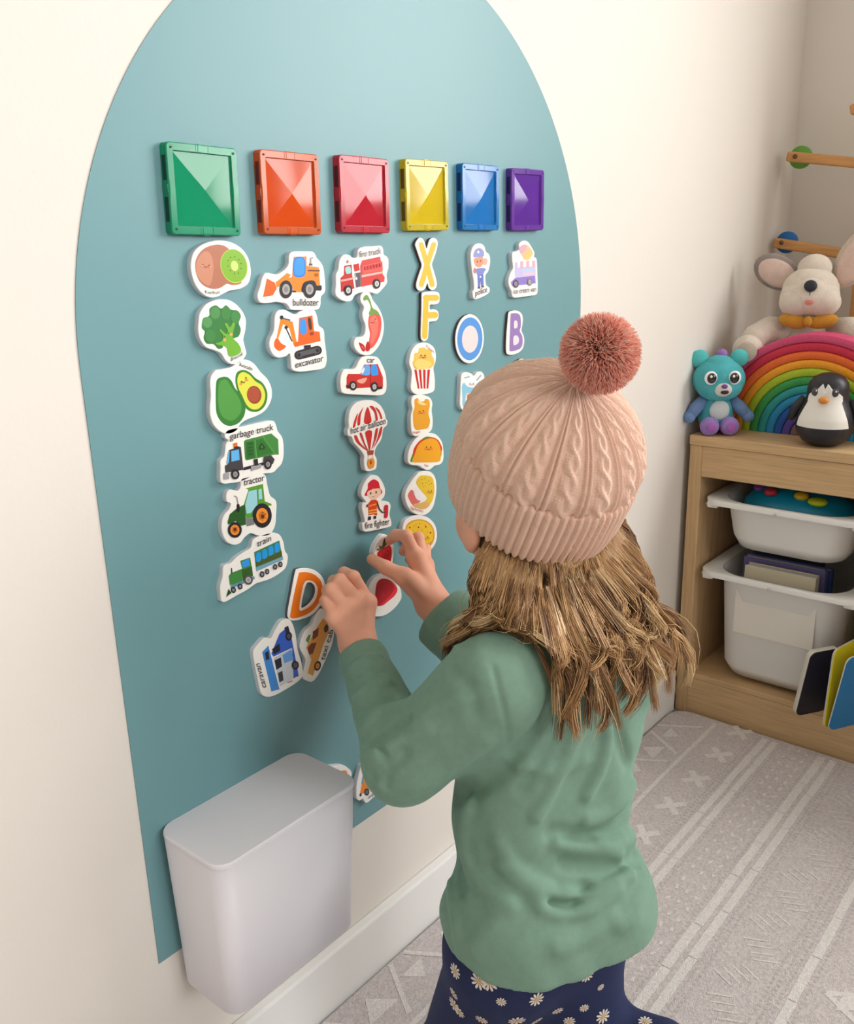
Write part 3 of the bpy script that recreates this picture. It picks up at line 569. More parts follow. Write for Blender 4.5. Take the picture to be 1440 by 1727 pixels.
# letters (thinner, wooden backs)
LT = dict(name='letter_magnet', t=.0045, side=(92, 70, 72), wood=True, gloss=.3)
YL = (226, 194, 74)
magnet(CC, [(985, 5), (1025, 20), (1045, 60), (1062, 120), (1080, 60), (1100, 20), (1135, 5), (1170, 25), (1180, 70), (1165, 150), (1135, 240), (1120, 290), (1140, 360), (1165, 450), (1170, 510), (1150, 550), (1115, 560), (1085, 535), (1070, 490), (1050, 540), (1020, 565), (980, 565), (955, 535), (955, 480), (985, 380), (1010, 300), (990, 230), (960, 140), (942, 70)],
       [('l', YL, 54, [(1002, 78), (1065, 290), (1118, 500)]), ('l', YL, 54, [(1135, 78), (1065, 290), (1005, 500)])], 'yellow letter X with white border, under the yellow tile', **LT)
magnet(CC, [(1010, 605), (1025, 582), (1080, 573), (1165, 575), (1195, 595), (1200, 650), (1190, 695), (1150, 712), (1100, 716), (1095, 740), (1100, 762), (1140, 760), (1180, 780), (1190, 830), (1170, 880), (1120, 892), (1090, 900), (1085, 960), (1080, 1040), (1070, 1080), (1040, 1098), (1010, 1085), (1000, 1040), (1003, 900), (1008, 740)],
       [('l', YL, 56, [(1055, 635), (1040, 1048)]), ('l', YL, 62, [(1052, 641), (1162, 641)]), ('l', YL, 66, [(1050, 825), (1150, 822)])], 'yellow letter F with white border, above the popcorn magnet', **LT)
magnet(CG, ellp(335, 925, 130, 224, 2, 20), [('e', (92, 154, 224), 336, 925, 115, 196, 2), ('e', (228, 220, 220), 338, 928, 74, 124, 2)], 'blue oval letter O with white border', **LT)
magnet(CG, [(690, 690), (720, 670), (765, 668), (805, 690), (820, 740), (815, 800), (808, 850), (828, 900), (832, 960), (815, 1020), (775, 1055), (720, 1072), (680, 1065), (667, 1030), (670, 900), (680, 780)],
       [('s', (156, 128, 188), [(706, 715), (722, 694), (765, 693), (793, 715), (800, 770), (798, 820), (790, 855), (812, 900), (815, 970), (795, 1012), (750, 1032), (706, 1038), (696, 1015), (700, 880)]), ('s', (232, 226, 232), [(740, 765), (762, 760), (772, 790), (765, 822), (740, 828)]), ('s', (232, 226, 232), [(735, 905), (765, 895), (783, 925), (778, 960), (758, 978), (733, 978)])],
       'purple letter B with white border, below the ice cream van', **LT)
magnet(CG, [(690, 1190), (720, 1160), (800, 1108), (838, 1118), (845, 1165), (812, 1230), (835, 1330), (825, 1400), (760, 1430), (690, 1420), (675, 1340), (680, 1250)], [('s', (156, 128, 188), [(705, 1225), (740, 1180), (800, 1140), (828, 1140), (826, 1175), (790, 1230), (808, 1320), (800, 1380), (750, 1400), (705, 1390), (700, 1300)])],
       'purple letter magnet, only its top showing above the woolly hat', **LT)
magnet(CH, [(312, 340), (330, 318), (380, 312), (440, 325), (490, 365), (513, 420), (510, 500), (480, 570), (430, 625), (370, 655), (300, 668), (268, 652), (262, 610), (285, 480)],
       [('ph', (240, 124, 30), [(335, 352), (345, 342), (400, 342), (455, 366), (492, 420), (492, 500), (465, 555), (420, 605), (360, 637), (300, 652), (280, 645), (278, 625), (305, 480)], [(376, 405), (430, 402), (462, 445), (454, 510), (420, 562), (370, 594), (340, 592), (350, 500)])],
       'orange letter D with white border, beside the left hand', hole=[(390, 418), (425, 415), (447, 448), (441, 500), (412, 545), (375, 575), (355, 574), (366, 500)], **{**LT, 'side': (110, 96, 100)})
magnet(CH, [(30, 880), (60, 830), (105, 785), (150, 785), (175, 740), (210, 680), (240, 658), (275, 660), (300, 700), (318, 770), (330, 860), (355, 950), (365, 1030), (335, 1075), (270, 1120), (190, 1165), (130, 1182), (85, 1160), (60, 1060), (40, 960)],
       [('p', (62, 140, 220), [(88, 880), (130, 835), (205, 1130), (150, 1145)]), ('p', (206, 212, 220), [(165, 920), (290, 850), (330, 1040), (210, 1110)]), ('p', (52, 96, 200), [(205, 755), (265, 705), (290, 800), (335, 1040), (300, 1055), (290, 850), (165, 910), (150, 890)]), ('p', (100, 160, 226), [(225, 900), (285, 862), (300, 930), (238, 955)]),
        ('p', (30, 34, 50), [(155, 860), (205, 820), (210, 870), (168, 895)]), ('p', (40, 42, 60), [(108, 885), (130, 870), (138, 925), (115, 935)]), ('p', (30, 34, 50), [(172, 935), (215, 915), (222, 975), (185, 1000)]), ('p', (50, 56, 70), [(195, 1020), (225, 1005), (232, 1070), (205, 1083)]), ('p', BLK, [(238, 715), (262, 702), (275, 740), (250, 750)]), ('l', (200, 150, 150), 8, [(262, 1085), (290, 1075)])]
       + wheel(268, 772, 22, 30, (90, 90, 110), (28, 28, 46)) + wheel(312, 968, 24, 30, (90, 90, 110), (28, 28, 46)) + [('t', INK, 'caravan', (118, 1118), (72, 955), 28, (-.98, .1))],
       'white foam magnet turned on end with a blue camper van, captioned caravan')
magnet(CH, [(345, 850), (355, 790), (385, 730), (430, 690), (450, 640), (485, 592), (520, 600), (560, 660), (575, 740), (560, 830), (530, 900), (505, 960), (470, 1030), (430, 1078), (385, 1070), (362, 1040), (375, 985), (385, 940), (370, 900)],
       [('p', (232, 160, 60), [(460, 710), (500, 650), (530, 680), (545, 730), (500, 830), (470, 930), (430, 1040), (395, 1020), (420, 930), (385, 850), (410, 800), (440, 740)]), ('p', (120, 52, 30), [(430, 740), (470, 715), (465, 770), (428, 800)]), ('p', (120, 52, 30), [(395, 850), (420, 820), (455, 815), (430, 890), (405, 895)]), ('p', (90, 140, 80), [(382, 800), (400, 765), (418, 760), (400, 820)]), ('e', (60, 20, 20), 520, 720, 14, 28, 10)]
       + wheel(462, 972, 22, 34, (232, 150, 60), (50, 30, 30), ang=15) + [('t', INK, 'taxi cab', (508, 935), (572, 730), 24, (-.98, -.1))],
       'white foam magnet turned on end with a yellow car, captioned taxi cab')
magnet(CK, [(505, 1330), (492, 1200), (500, 1040), (560, 930), (640, 880), (740, 870), (840, 930), (920, 1050), (940, 1170), (900, 1260), (820, 1350), (720, 1420), (620, 1440), (540, 1420)],
       [('s', (232, 60, 66), [(590, 1040), (620, 960), (690, 925), (800, 960), (880, 1060), (850, 1150), (760, 1230), (680, 1290), (600, 1290), (580, 1200)]), ('s', (196, 32, 52), [(596, 1040), (625, 965), (690, 930), (780, 960), (840, 1050), (800, 1130), (720, 1220), (650, 1280), (605, 1280), (588, 1190)]), ('dots', (60, 20, 24), 5, [(640, 1060), (690, 1010), (740, 1080), (650, 1160), (720, 1150)])],
       'white foam magnet showing a red watermelon slice, below the right hand')
ST_N = np.array([.12, -.98, -.05]); ST_N /= np.linalg.norm(ST_N)
magnet(CK, [(560, 560), (590, 470), (640, 390), (690, 335), (740, 340), (790, 395), (830, 480), (838, 560), (825, 660), (800, 760), (750, 800), (680, 770), (600, 690), (565, 620)],
       [('s', (208, 32, 48), [(606, 600), (640, 545), (700, 510), (760, 470), (795, 500), (805, 580), (795, 680), (770, 745), (710, 720), (640, 660)]), ('s', (74, 110, 54), [(600, 530), (640, 520), (632, 480), (670, 490), (690, 430), (710, 380), (725, 400), (750, 410), (750, 460), (715, 490), (700, 515), (660, 530), (620, 550)]), ('l', (50, 84, 40), 8, [(700, 400), (700, 480)]),
        ('dots', (240, 120, 120), 5, [(660, 590), (700, 560), (740, 580), (760, 530), (720, 640), (770, 630), (750, 690), (690, 620)])],
       'small foam magnet showing a strawberry, pinched between thumb and finger', yb=-.012, tilt=(ST_N, W(650, 930, -.024)))
magnet(CJ, [(-250, 520), (-150, 420), (0, 360), (200, 328), (400, 318), (490, 370), (545, 430), (545, 520), (530, 590), (570, 650), (565, 760), (530, 870), (460, 965), (380, 940), (250, 900), (50, 900), (-150, 860), (-240, 700)],
       [('s', (236, 140, 80), [(100, 480), (370, 410), (450, 410), (465, 470), (400, 560), (150, 600)]), ('p', (70, 84, 74), [(440, 470), (490, 465), (470, 550), (450, 560)]), ('s', (240, 150, 70), [(200, 700), (430, 660), (500, 670), (490, 770), (440, 830), (200, 830)]), ('p', BLK, [(430, 820), (480, 830), (475, 880), (430, 870)])],
       'white foam magnet with an orange picture, mostly hidden behind the wall bin')
magnet(CJ, [(630, 880), (625, 760), (640, 600), (680, 420), (720, 320), (760, 330), (860, 430), (1000, 560), (1100, 680), (1040, 790), (930, 870), (830, 960), (780, 960), (740, 900), (680, 930)],
       [('p', (240, 140, 50), [(690, 800), (720, 640), (760, 440), (850, 480), (1000, 640), (920, 690), (860, 730), (720, 820)]), ('p', (50, 120, 220), [(780, 600), (800, 440), (900, 540), (860, 580)]), ('p', (120, 150, 190), [(712, 640), (735, 500), (755, 520), (740, 640)]), ('p', (236, 104, 40), [(860, 640), (960, 600), (1010, 640), (900, 700)]), ('e', BLK, 700, 830, 18, 26)]
       + wheel(808, 780, 44, 62, (110, 116, 130)) + [('t', (110, 104, 112), 'campervan', (830, 900), (1030, 780), 46)],
       'white foam magnet with an orange van, low on the arch beside the elbow')

# ------------------------------------------------------------------ wall bin
def rrect(x0, x1, y0, y1, r, n=6):
    out = []
    for (cx, cy, a0) in ((x1 - r, y1 - r, 0), (x0 + r, y1 - r, 90), (x0 + r, y0 + r, 180), (x1 - r, y0 + r, 270)):
        for i in range(n + 1):
            a = math.radians(a0 + 90 * i / n); out.append((cx + r * math.cos(a), cy + r * math.sin(a)))
    return out
def loft(b, rings, cap0=True, cap1=True):
    n = len(rings[0]); vs = [p for r_ in rings for p in r_]
    fs = [(k * n + i, k * n + (i + 1) % n, (k + 1) * n + (i + 1) % n, (k + 1) * n + i) for k in range(len(rings) - 1) for i in range(n)]
    if cap0: fs.append(list(range(n))[::-1])
    if cap1: fs.append([(len(rings) - 1) * n + i for i in range(n)])
    b.add(vs, fs)
bo = empty('wall_bin', (.51, -.001, .19), 'plain white plastic box with rounded edges fixed low on the teal arch', 'storage box')
bm_ = mat((238, 236, 243), .42, 'matt_white_plastic', .4)
b = MB().m(bm_, True)
def ringz(z, e, y1=-.0012, x0=.4125, x1=.5985, ya=-.100): return [(x, y, z) for x, y in rrect(x0 + e, x1 - e, ya + e * 1.4, y1, .017)]
loft(b, [ringz(.192, .010), ringz(.196, .007), ringz(.373, .0005)], True, True)
b.build('box_body', bo)
b = MB().m(bm_)
loft(b, [ringz(.3735, .0), ringz(.3765, .0), ringz(.3778, .001)], True, True)
b.build('lid', bo)
# ------------------------------------------------------------------ rug
def rug():
    ang = -.012
    m1 = mat((214, 205, 204), .95, 'woven_rug_greige', .1, bump=(650, .8, .003), noise=(260, .16, (1, 1, 1)))
    m2 = mat((234, 228, 225), .95, 'woven_rug_cream', .1, bump=(650, .8, .003), noise=(260, .10, (1, 1, 1)))
    m3 = mat((192, 182, 181), .95, 'woven_rug_dark_yarn', .1)
    b = MB().m(m1)
    x0, x1, ya, yb = -1.3, 1.578, -2.6, -.018
    o = rrect(x0, x1, ya, yb, .035, 8)
    n = len(o); t = .010
    b.add([(x, y, 0.0003) for x, y in o] + [(x, y, t - .002) for x, y in o] + [(x + (.002 if x < 0 else -.002), y - .0015 * (1 if y > -1 else -1), t) for x, y in o],
          [(k * n + i, k * n + (i + 1) % n, (k + 1) * n + (i + 1) % n, (k + 1) * n + i) for k in range(2) for i in range(n)] + [tuple(2 * n + i for i in range(n))])
    rnd = random.Random(5)
    zz = t + .0004
    qn = [0]
    def quad(P, m):
        qn[0] += 1; b.m(m); b.add([(x, y, zz + .00003 * (qn[0] % 7)) for x, y in P], [tuple(range(len(P)))])
    def line(ya_, w, m=m2, x0_=-1.28, seg=.11, gap=.0015):
        x = x0_
        while x < 1.565:
            x2 = min(1.565, x + seg * rnd.uniform(.8, 1.2)); j = rnd.uniform(-.0008, .0008)
            quad([(x, ya_ - w / 2 + j), (x2 - gap, ya_ - w / 2 + j), (x2 - gap, ya_ + w / 2 + j), (x, ya_ + w / 2 + j)], m); x = x2
    def dots(ya_, step=.009, w=.0028, m=m3):
        x = -.2
        while x < 1.58:
            quad([(x, ya_ - w / 2), (x + w * 1.2, ya_ - w / 2), (x + w * 1.2, ya_ + w / 2), (x, ya_ + w / 2)], m); x += step
    def bar(cx, cy, L, w, a, m=m2):
        c, s = math.cos(a), math.sin(a)
        quad([(cx + c * p * L / 2 - s * q * w / 2, cy + s * p * L / 2 + c * q * w / 2) for p, q in ((-1, -1), (1, -1), (1, 1), (-1, 1))], m)
    def tri(cx, cy, s, up, m=m2):
        quad([(cx - s, cy - up * s * .55), (cx + s, cy - up * s * .55), (cx, cy + up * s * .75)], m)
    period = .62
    for k in range(4):
        y = -k * period
        # triangle band
        x = -1.15
        while x < 1.5:
            tri(x, y - .055, .026, 1); tri(x + .075, y - .058, .020, -1)
            bar(x + .04, y - .058, .085, .007, math.radians(58)); bar(x + .112, y - .058, .085, .007, math.radians(-58))
            x += .15
        line(y - .108, .008)
        x = -1.2
        while x < 1.56:
            bar(x, y - .158, .052, .012, math.radians(42)); bar(x, y - .158, .052, .012, math.radians(-42)); x += .0985
        for q in (-.186, -.194): dots(y + q)
        line(y - .205, .012); line(y - .2235, .011)
        dots(y - .235)
        x = -.6
        while x < 1.57:
            for q in (.252, .268, .284): bar(x + rnd.uniform(-.004, .004), y - q, .009 * rnd.uniform(.6, 1.2), .0045, rnd.uniform(-.6, .6))
            x += .028
        dots(y - .297)
        line(y - .308, .013); line(y - .328, .012)
        for q in (-.34, -.349): dots(y + q)
        x = -.6
        while x < 1.57:
            for i in range(4): bar(x + i * .010, y - .372 - i * .008, .030, .0026, math.radians(64))
            for i in range(4): bar(x + .06 + i * .010, y - .405 + i * .008, .030, .0026, math.radians(-64))
            x += .12
        for q in (-.424, -.433, -.442, -.466): dots(y + q)
        line(y - .454, .012)
        x = -.6
        while x < 1.5:
            tri(x, y - .545, .042, 1); bar(x + .065, y - .535, .12, .008, math.radians(60)); bar(x + .125, y - .535, .12, .008, math.radians(-60)); tri(x + .095, y - .512, .022, -1); x += .19
        line(y - .604, .007)
    return tag(b.build('rug'), 'pale greige woven rug with cream crosses, triangles and stripes on the floor', 'rug')
rug()

# ------------------------------------------------------------------ low shelf with trays
OAKC = (208, 174, 130)
oak_h = mat(OAKC, .5, 'light_oak_grain_along', .35, noise=(9, .13, (2.5, 1.2, 26)))
oak_v = mat(OAKC, .5, 'light_oak_grain_upright', .35, noise=(9, .13, (14, 26, 1.2)))
SX, SYL, SYR = 1.608, -.012, -1.002
sh = empty('storage_shelf', (SX, (SYL + SYR) / 2, 0), 'low light oak shelf unit holding white trays against the back wall', 'shelf')
def part(name, boxes, m, parent=sh, bev=.0012):
    b = MB().m(m)
    for q in boxes: b.bbox(*q, b=bev, seg=1)
    return b.build(name, parent)
part('top_board', [(SX - .004, XB - .004, SYR, SYL, .549, .567)], oak_h)
part('front_rail', [(SX, SX + .02, SYR + .024, SYL - .024, .490, .5488)], oak_h)
part('side_panel', [(SX, XB - .004, SYL - .024, SYL, 0, .5488)], oak_v)
part('side_panel', [(SX, XB - .004, SYR, SYR + .024, 0, .5488)], oak_v)
for yy in (-.345, -.675): part('partition', [(SX + .001, XB - .004, yy - .022, yy, .089, .5488)], oak_v)
part('base_panel', [(SX + .0005, SX + .02, SYR + .024, SYL - .024, 0, .0775)], oak_h)
part('bottom_board', [(SX + .0005, XB - .004, SYR + .024, SYL - .024, .078, .089)], oak_h)
part('back_board', [(XB - .012, XB - .005, SYR + .024, SYL - .024, .09, .549)], oak_h)
for yy in (-.036 - .006, -.345 + .006):
    for zz in (.294, .434): part('runner', [(SX + .03, XB - .03, yy - .0055, yy + .0055, zz - .006, zz)], mat((236, 234, 228), .5))
tray_m = mat((242, 241, 237), .45, 'white_tray_plastic', .4, sss=0)
def tray(zr, depth, yc, label):
    o = empty('storage_tray', (1.80, yc, zr - depth), label, 'tray', 'white trays in the oak shelf')
    def ring(ex, ey, z, r, bulge=0):
        out = []
        for x, y in rrect(1.603 + ex, 2.00 - ex, yc - .1455 + ey, yc + .1455 - ey, r, 8):
            k = max(0, 1 - (x - 1.603) / .1)
            out.append((x - bulge * k * (1 - ((y - yc) / .1455) ** 2), y, z))
        return out
    b = MB().m(tray_m, True)
    loft(b, [ring(.004, .026, zr - .003, .055), ring(.012, .029, zr - .012, .055), ring(.022, .040, zr - depth + .02, .05), ring(.032, .050, zr - depth, .045),
             ring(.034, .052, zr - depth + .0025, .045), ring(.026, .044, zr - depth + .022, .05), ring(.0155, .0325, zr - .01, .055), ring(.008, .030, zr - .0005, .055)], False, False)
    n = len(ring(0, 0, 0, .05))
    b.add(ring(.032, .050, zr - depth, .045), [tuple(range(n))]); b.add(ring(.034, .052, zr - depth + .0025, .045), [tuple(range(n))])
    b.build('tray_body', o)
    b = MB().m(tray_m, True)
    R_ = [ring(.0, .0, zr - .010, .03, .014), ring(-.001, -.0, zr - .002, .03, .014), ring(.001, .002, zr, .03, .013), ring(.008, .028, zr, .055, .004), ring(.010, .029, zr - .002, .055, .003), ring(.004, .006, zr - .003, .03, .01)]
    loft(b, R_ + [R_[0]], False, False)
    b.build('rim', o)
    for s in (-1, 1):
        b = MB().m(tray_m); b.bbox(1.606, 1.70, yc + s * .128 - .010, yc + s * .128 + .010, zr - .018, zr - .0055, .003, 2)
        b.build('rim_rib', o)
    b = MB().m(mat((205, 204, 200), .5)); b.lathe([(.0028, 0), (.002, -.0008), (.0005, -.0008)], (1.5876, yc + .005, zr - .0055), 12, Matrix.Rotation(math.pi / 2, 4, 'Y'))
    b.build('moulded_dot', o)
    return o
tray(.4515, .094, -.190, 'shallow white plastic tray in the oak shelf, blue play toy inside')
tr2 = tray(.311, .212, -.190, 'deep white plastic tray in the oak shelf, lower of the left column')
b = MB().m(mat((236, 231, 220), .35, 'paper_label', .4)); b.bbox(1.6172, 1.6179, -.262, -.115, .195, .282, .0002, 1, Matrix.Translation((0, 0, 0)))
lab = b.build('paper_label', tr2)
tray(.4515, .094, -.520, 'shallow white plastic tray in the middle column of the oak shelf')
tray(.311, .212, -.520, 'deep white plastic tray in the middle column of the oak shelf')
# things in the trays
o = empty('activity_toy', (1.70, -.19, .36), 'turquoise rounded plastic activity toy lying in the shallow tray', 'toy')
b = MB().m(mat((18, 150, 190), .3, 'turquoise_plastic', .5), True)
b.lathe([(.0001, 0), (.07, .0), (.085, .02), (.088, .05), (.085, .068), (.072, .085), (.05, .097), (.025, .102), (.0001, .103)], (1.705, -.19, .372), 36, Matrix.Diagonal((.8, 1.18, 1, 1)))
b.build('shell', o)
for (x, y, z, c, r) in ((1.655, -.235, .462, (200, 215, 40), .017), (1.66, -.205, .467, (235, 190, 40), .013), (1.66, -.15, .466, (215, 60, 80), .012), (1.69, -.12, .463, (150, 80, 180), .012), (1.70, -.19, .474, (240, 120, 40), .016)):
    b = MB().m(mat(c, .3), True); b.ell((x, y, z), (r, r, .008)); b.build('button', o)
def slab(name, c, size, rotz, tilt, rgb, label, cat, group=None, pages=(232, 228, 218), tiltx=0):
    M = Matrix.Translation(c) @ Matrix.Rotation(rotz, 4, 'Z') @ Matrix.Rotation(tilt, 4, 'X') @ Matrix.Rotation(tiltx, 4, 'Y')
    o = empty(name, c, label, cat, group)
    L_, H_, T_ = size
    b = MB().m(mat(pages, .7)); b.bbox(.0015, L_ - .003, -T_ / 2 + .0016, T_ / 2 - .0016, .0022, H_ - .0022, .0008, 1, M); b.build('pages', o)
    b = MB().m(mat(rgb, .35)); b.bbox(0, L_, T_ / 2 - .0015, T_ / 2, 0, H_, .0006, 1, M); b.bbox(0, L_, -T_ / 2, -T_ / 2 + .0015, 0, H_, .0006, 1, M)
    b.bbox(L_ - .0028, L_, -T_ / 2 + .0016, T_ / 2 - .0016, 0, H_, .0006, 1, M)
    b.build('cover', o)
    return o
slab('box', (1.657, -.118, .114), (.13, .208, .022), -1.57, 0, (226, 216, 190), 'flat cream cardboard box upright in the deep tray', 'box')
slab('book', (1.683, -.105, .114), (.15, .215, .018), -1.57, 0, (110, 104, 160), 'violet hardback upright behind the cream box in the deep tray', 'book', 'books in the deep tray')
slab('book', (1.706, -.10, .114), (.16, .210, .015), -1.57, 0, (60, 84, 140), 'navy hardback upright behind the violet one in the deep tray', 'book', 'books in the deep tray')
slab('book', (1.732, -.105, .114), (.13, .213, .02), -1.57, 0, (60, 62, 74), 'charcoal hardback upright at the back of the deep tray', 'book', 'books in the deep tray')
def board(name, A, dirv, L_, H_, lean, T_, cols, label):
    M = Matrix.Translation(A) @ Matrix.Rotation(math.atan2(dirv[1], dirv[0]), 4, 'Z') @ Matrix.Rotation(lean, 4, 'X')
    o = empty(name, A, label, 'book', 'board books leaning at the front of the shelf')
    for k, (c, y0_, y1_, nm) in enumerate(cols):
        b = MB().m(mat(c, .35)); bm = bmesh.new()
        vs0 = rrect(0, L_, 0, H_, .012, 4); n = len(vs0)
        b.add([tuple(M @ Vector((x, y0_, z))) for x, z in vs0] + [tuple(M @ Vector((x, y1_, z))) for x, z in vs0],
              [tuple(range(n))[::-1], tuple(n + i for i in range(n))] + [(i, (i + 1) % n, n + (i + 1) % n, n + i) for i in range(n)])
        b.build(nm, o); bm.free()
    return o
board('board_book', (1.563, -.2535, .0915), (.84, -.54), .064, .135, .17, .01, [((34, 34, 48), -.011, -.0095, 'cover'), ((226, 222, 210), -.0092, -.0045, 'page_block'), ((214, 208, 196), -.0042, 0, 'cover')], 'dark board book with pale edges, leftmost of the leaning books')
board('board_book', (1.540, -.3150, .0915), (.975, -.22), .09, .15, .03, .01, [((206, 200, 206), 0, .0025, 'cover'), ((222, 208, 20), -.0022, -.0002, 'page'), ], 'open board book with a bright yellow page, in the middle of the leaning books')
board('board_book', (1.541, -.3210, .0915), (.86, -.50), .075, .15, .17, .01, [((222, 226, 224), -.0022, 0, 'cover'), ((34, 120, 176), -.005, -.0025, 'page')], 'blue board book with a white edge, rightmost of the leaning books')

# ------------------------------------------------------------------ soft toys and toys on the shelf
ZT = .567
def fur(c, s=.35): return mat(c, .95, 'plush_%02x%02x%02x' % c, .15, sheen=.6, bump=(420, .55, .003), noise=(60, .07, (1, 1, 1)))
def rainbow():
    cols = [(212, 80, 120), (206, 50, 76), (238, 110, 52), (246, 164, 44), (176, 200, 50), (64, 160, 84), (52, 160, 160), (46, 146, 196), (40, 90, 170), (92, 72, 160), (126, 98, 100)]
    o_ = []
    yc, R0, st = -.194, .1825, .0150
    nm = ['pink', 'crimson', 'orange', 'amber', 'lime green', 'green', 'teal', 'sky blue', 'deep blue', 'violet', 'brown']
    for k, c in enumerate(cols):
        ro = R0 - k * st; ri = ro - st + .0006
        b = MB().m(mat(c, .55, 'stained_wood_%d' % k, .35, noise=(30, .08, (1, 8, 8))), True)
        vs = []; n = 40; x0, x1, e = 1.700, 1.752, .0018
        prof = [(x0 + e, ro), (x1 - e, ro), (x1, ro - e), (x1, ri + e), (x1 - e, ri), (x0 + e, ri), (x0, ri + e), (x0, ro - e)]
        for i in range(n + 1):
            a = math.pi * i / n
            for x, r in prof: vs.append((x, yc + r * math.cos(a), ZT + .0006 + r * math.sin(a)))
        m_ = len(prof)
        fs = [(i * m_ + j, i * m_ + (j + 1) % m_, (i + 1) * m_ + (j + 1) % m_, (i + 1) * m_ + j) for i in range(n) for j in range(m_)]
        b.add(vs, fs); b.smooth = False; b.add(vs[:m_], [tuple(range(m_))]); b.add(vs[-m_:], [tuple(range(m_))])
        o = b.build('rainbow_arch')
        pos = 'outermost of' if k == 0 else ('smallest of' if k == 10 else 'one of')
        tag(o, '%s wooden arch, %s the nested rainbow stacker on the oak shelf' % (nm[k], pos), 'stacking toy', 'arches of the wooden rainbow')
    b = MB().m(mat((205, 96, 96), .55, 'stained_wood_core', .35), True)
    ri = R0 - 11 * st; n = 20; vs = []
    for x in (1.700, 1.752):
        vs += [(x, yc + ri * math.cos(math.pi * i / n), ZT + .0006 + ri * math.sin(math.pi * i / n)) for i in range(n + 1)]
    b.smooth = False
    b.add(vs, [tuple(range(n + 1)), tuple(range(2 * n + 1, n, -1)), (0, n, 2 * n + 1, n + 1)] + [(i, i + 1, n + 2 + i, n + 1 + i) for i in range(n)])
    tag(b.build('rainbow_core'), 'solid coral half round at the centre of the rainbow stacker', 'stacking toy', 'arches of the wooden rainbow')
rainbow()

def toward(c):   # basis whose -y axis faces the camera side, for a thing standing at c
    d = Vector((CAM[0] - c[0], CAM[1] - c[1], 0)).normalized()
    return math.atan2(d.y, d.x) + math.pi / 2
def sub(o, name, items, m, smooth=True, M=None):
    b = MB().m(m, smooth)
    for it in items:
        k = it[0]
        if k == 'e': b.ell(it[1], it[2], it[3] if len(it) > 3 else None)
        elif k == 't': b.tube(it[1], it[2], 14)
    ob = b.build(name, None); ob.parent = o
    return ob
def rot(ax, deg): return Matrix.Rotation(math.radians(deg), 4, ax)
# local frame: +X right as seen by the viewer, -Y toward the viewer, Z up
def bear():
    c = (1.652, -.040, ZT)
    o = empty('plush_bear', c, 'small turquoise plush bear with lilac feet sitting on the shelf corner', 'soft toy', rot=(0, 0, toward(c) + .25))
    T = fur((84, 178, 186)); L = fur((118, 148, 196)); V = fur((158, 130, 196)); w = fur((226, 220, 214))
    b = MB().m(T, True); b.ell((0, 0, .040), (.030, .026, .036)); b.ell((0, .002, .030), (.033, .028, .028))
    ob = b.build('body', None); ob.parent = o
    h = sub(o, 'head', [('e', (0, -.002, .100), (.0475, .040, .039)), ('e', (0, -.008, .088), (.042, .036, .028)), ('e', (.000, -.002, .120), (.030, .028, .024))], T)
    for s in (-1, 1):
        e = sub(o, 'ear', [('e', (s * .036, .004, .137), (.017, .009, .016), rot('Y', s * 30))], fur((92, 196, 196)))
        sub(o, 'arm', [('t', [(s * .024, -.002, .062), (s * .040, -.010, .048), (s * .052, -.018, .034)], [.011, .012, .010]), ('e', (s * .053, -.019, .033), (.011, .010, .011))], L)
        f = sub(o, 'foot', [('e', (s * .018, -.030, .017), (.0175, .015, .0175)), ('t', [(s * .016, .0, .016), (s * .018, -.028, .016)], [.014, .015])], V)
        p = MB().m(fur((176, 110, 190)), True); p.ell((s * .018, -.0445, .018), (.008, .002, .009)); q = p.build('foot_pad', None); q.parent = f
        ey = MB().m(mat((250, 250, 250), .3), True); ey.ell((s * .021 - .002, -.0385, .107), (.0115, .004, .0125)); q = ey.build('eye', None); q.parent = h
        ey = MB().m(mat((28, 22, 28), .1, coat=1), True); ey.ell((s * .020 - .002, -.0415, .107), (.0085, .003, .0095)); q2 = ey.build('pupil', None); q2.parent = h
        ey = MB().m(mat((255, 255, 255), .2), True); ey.ell((s * .020 - .004, -.0445, .1105), (.0022, .001, .0026)); q2 = ey.build('glint', None); q2.parent = h
    m_ = sub(h, 'muzzle', [('e', (0, -.037, .086), (.0165, .011, .013))], w)
    sub(h, 'nose', [('e', (0, -.0475, .093), (.0055, .003, .004))], mat((120, 70, 150), .5))
    sub(h, 'mouth', [('e', (.001, -.0465, .0825), (.0075, .0025, .004))], mat((60, 26, 40), .6))
    sub(o, 'belly_patch', [('e', (0, -.0225, .045), (.018, .006, .019))], fur((214, 222, 224)))
    sub(o, 'tuft', [('e', (.004, .002, .146), (.010, .008, .008))], fur((160, 120, 190)))
bear()
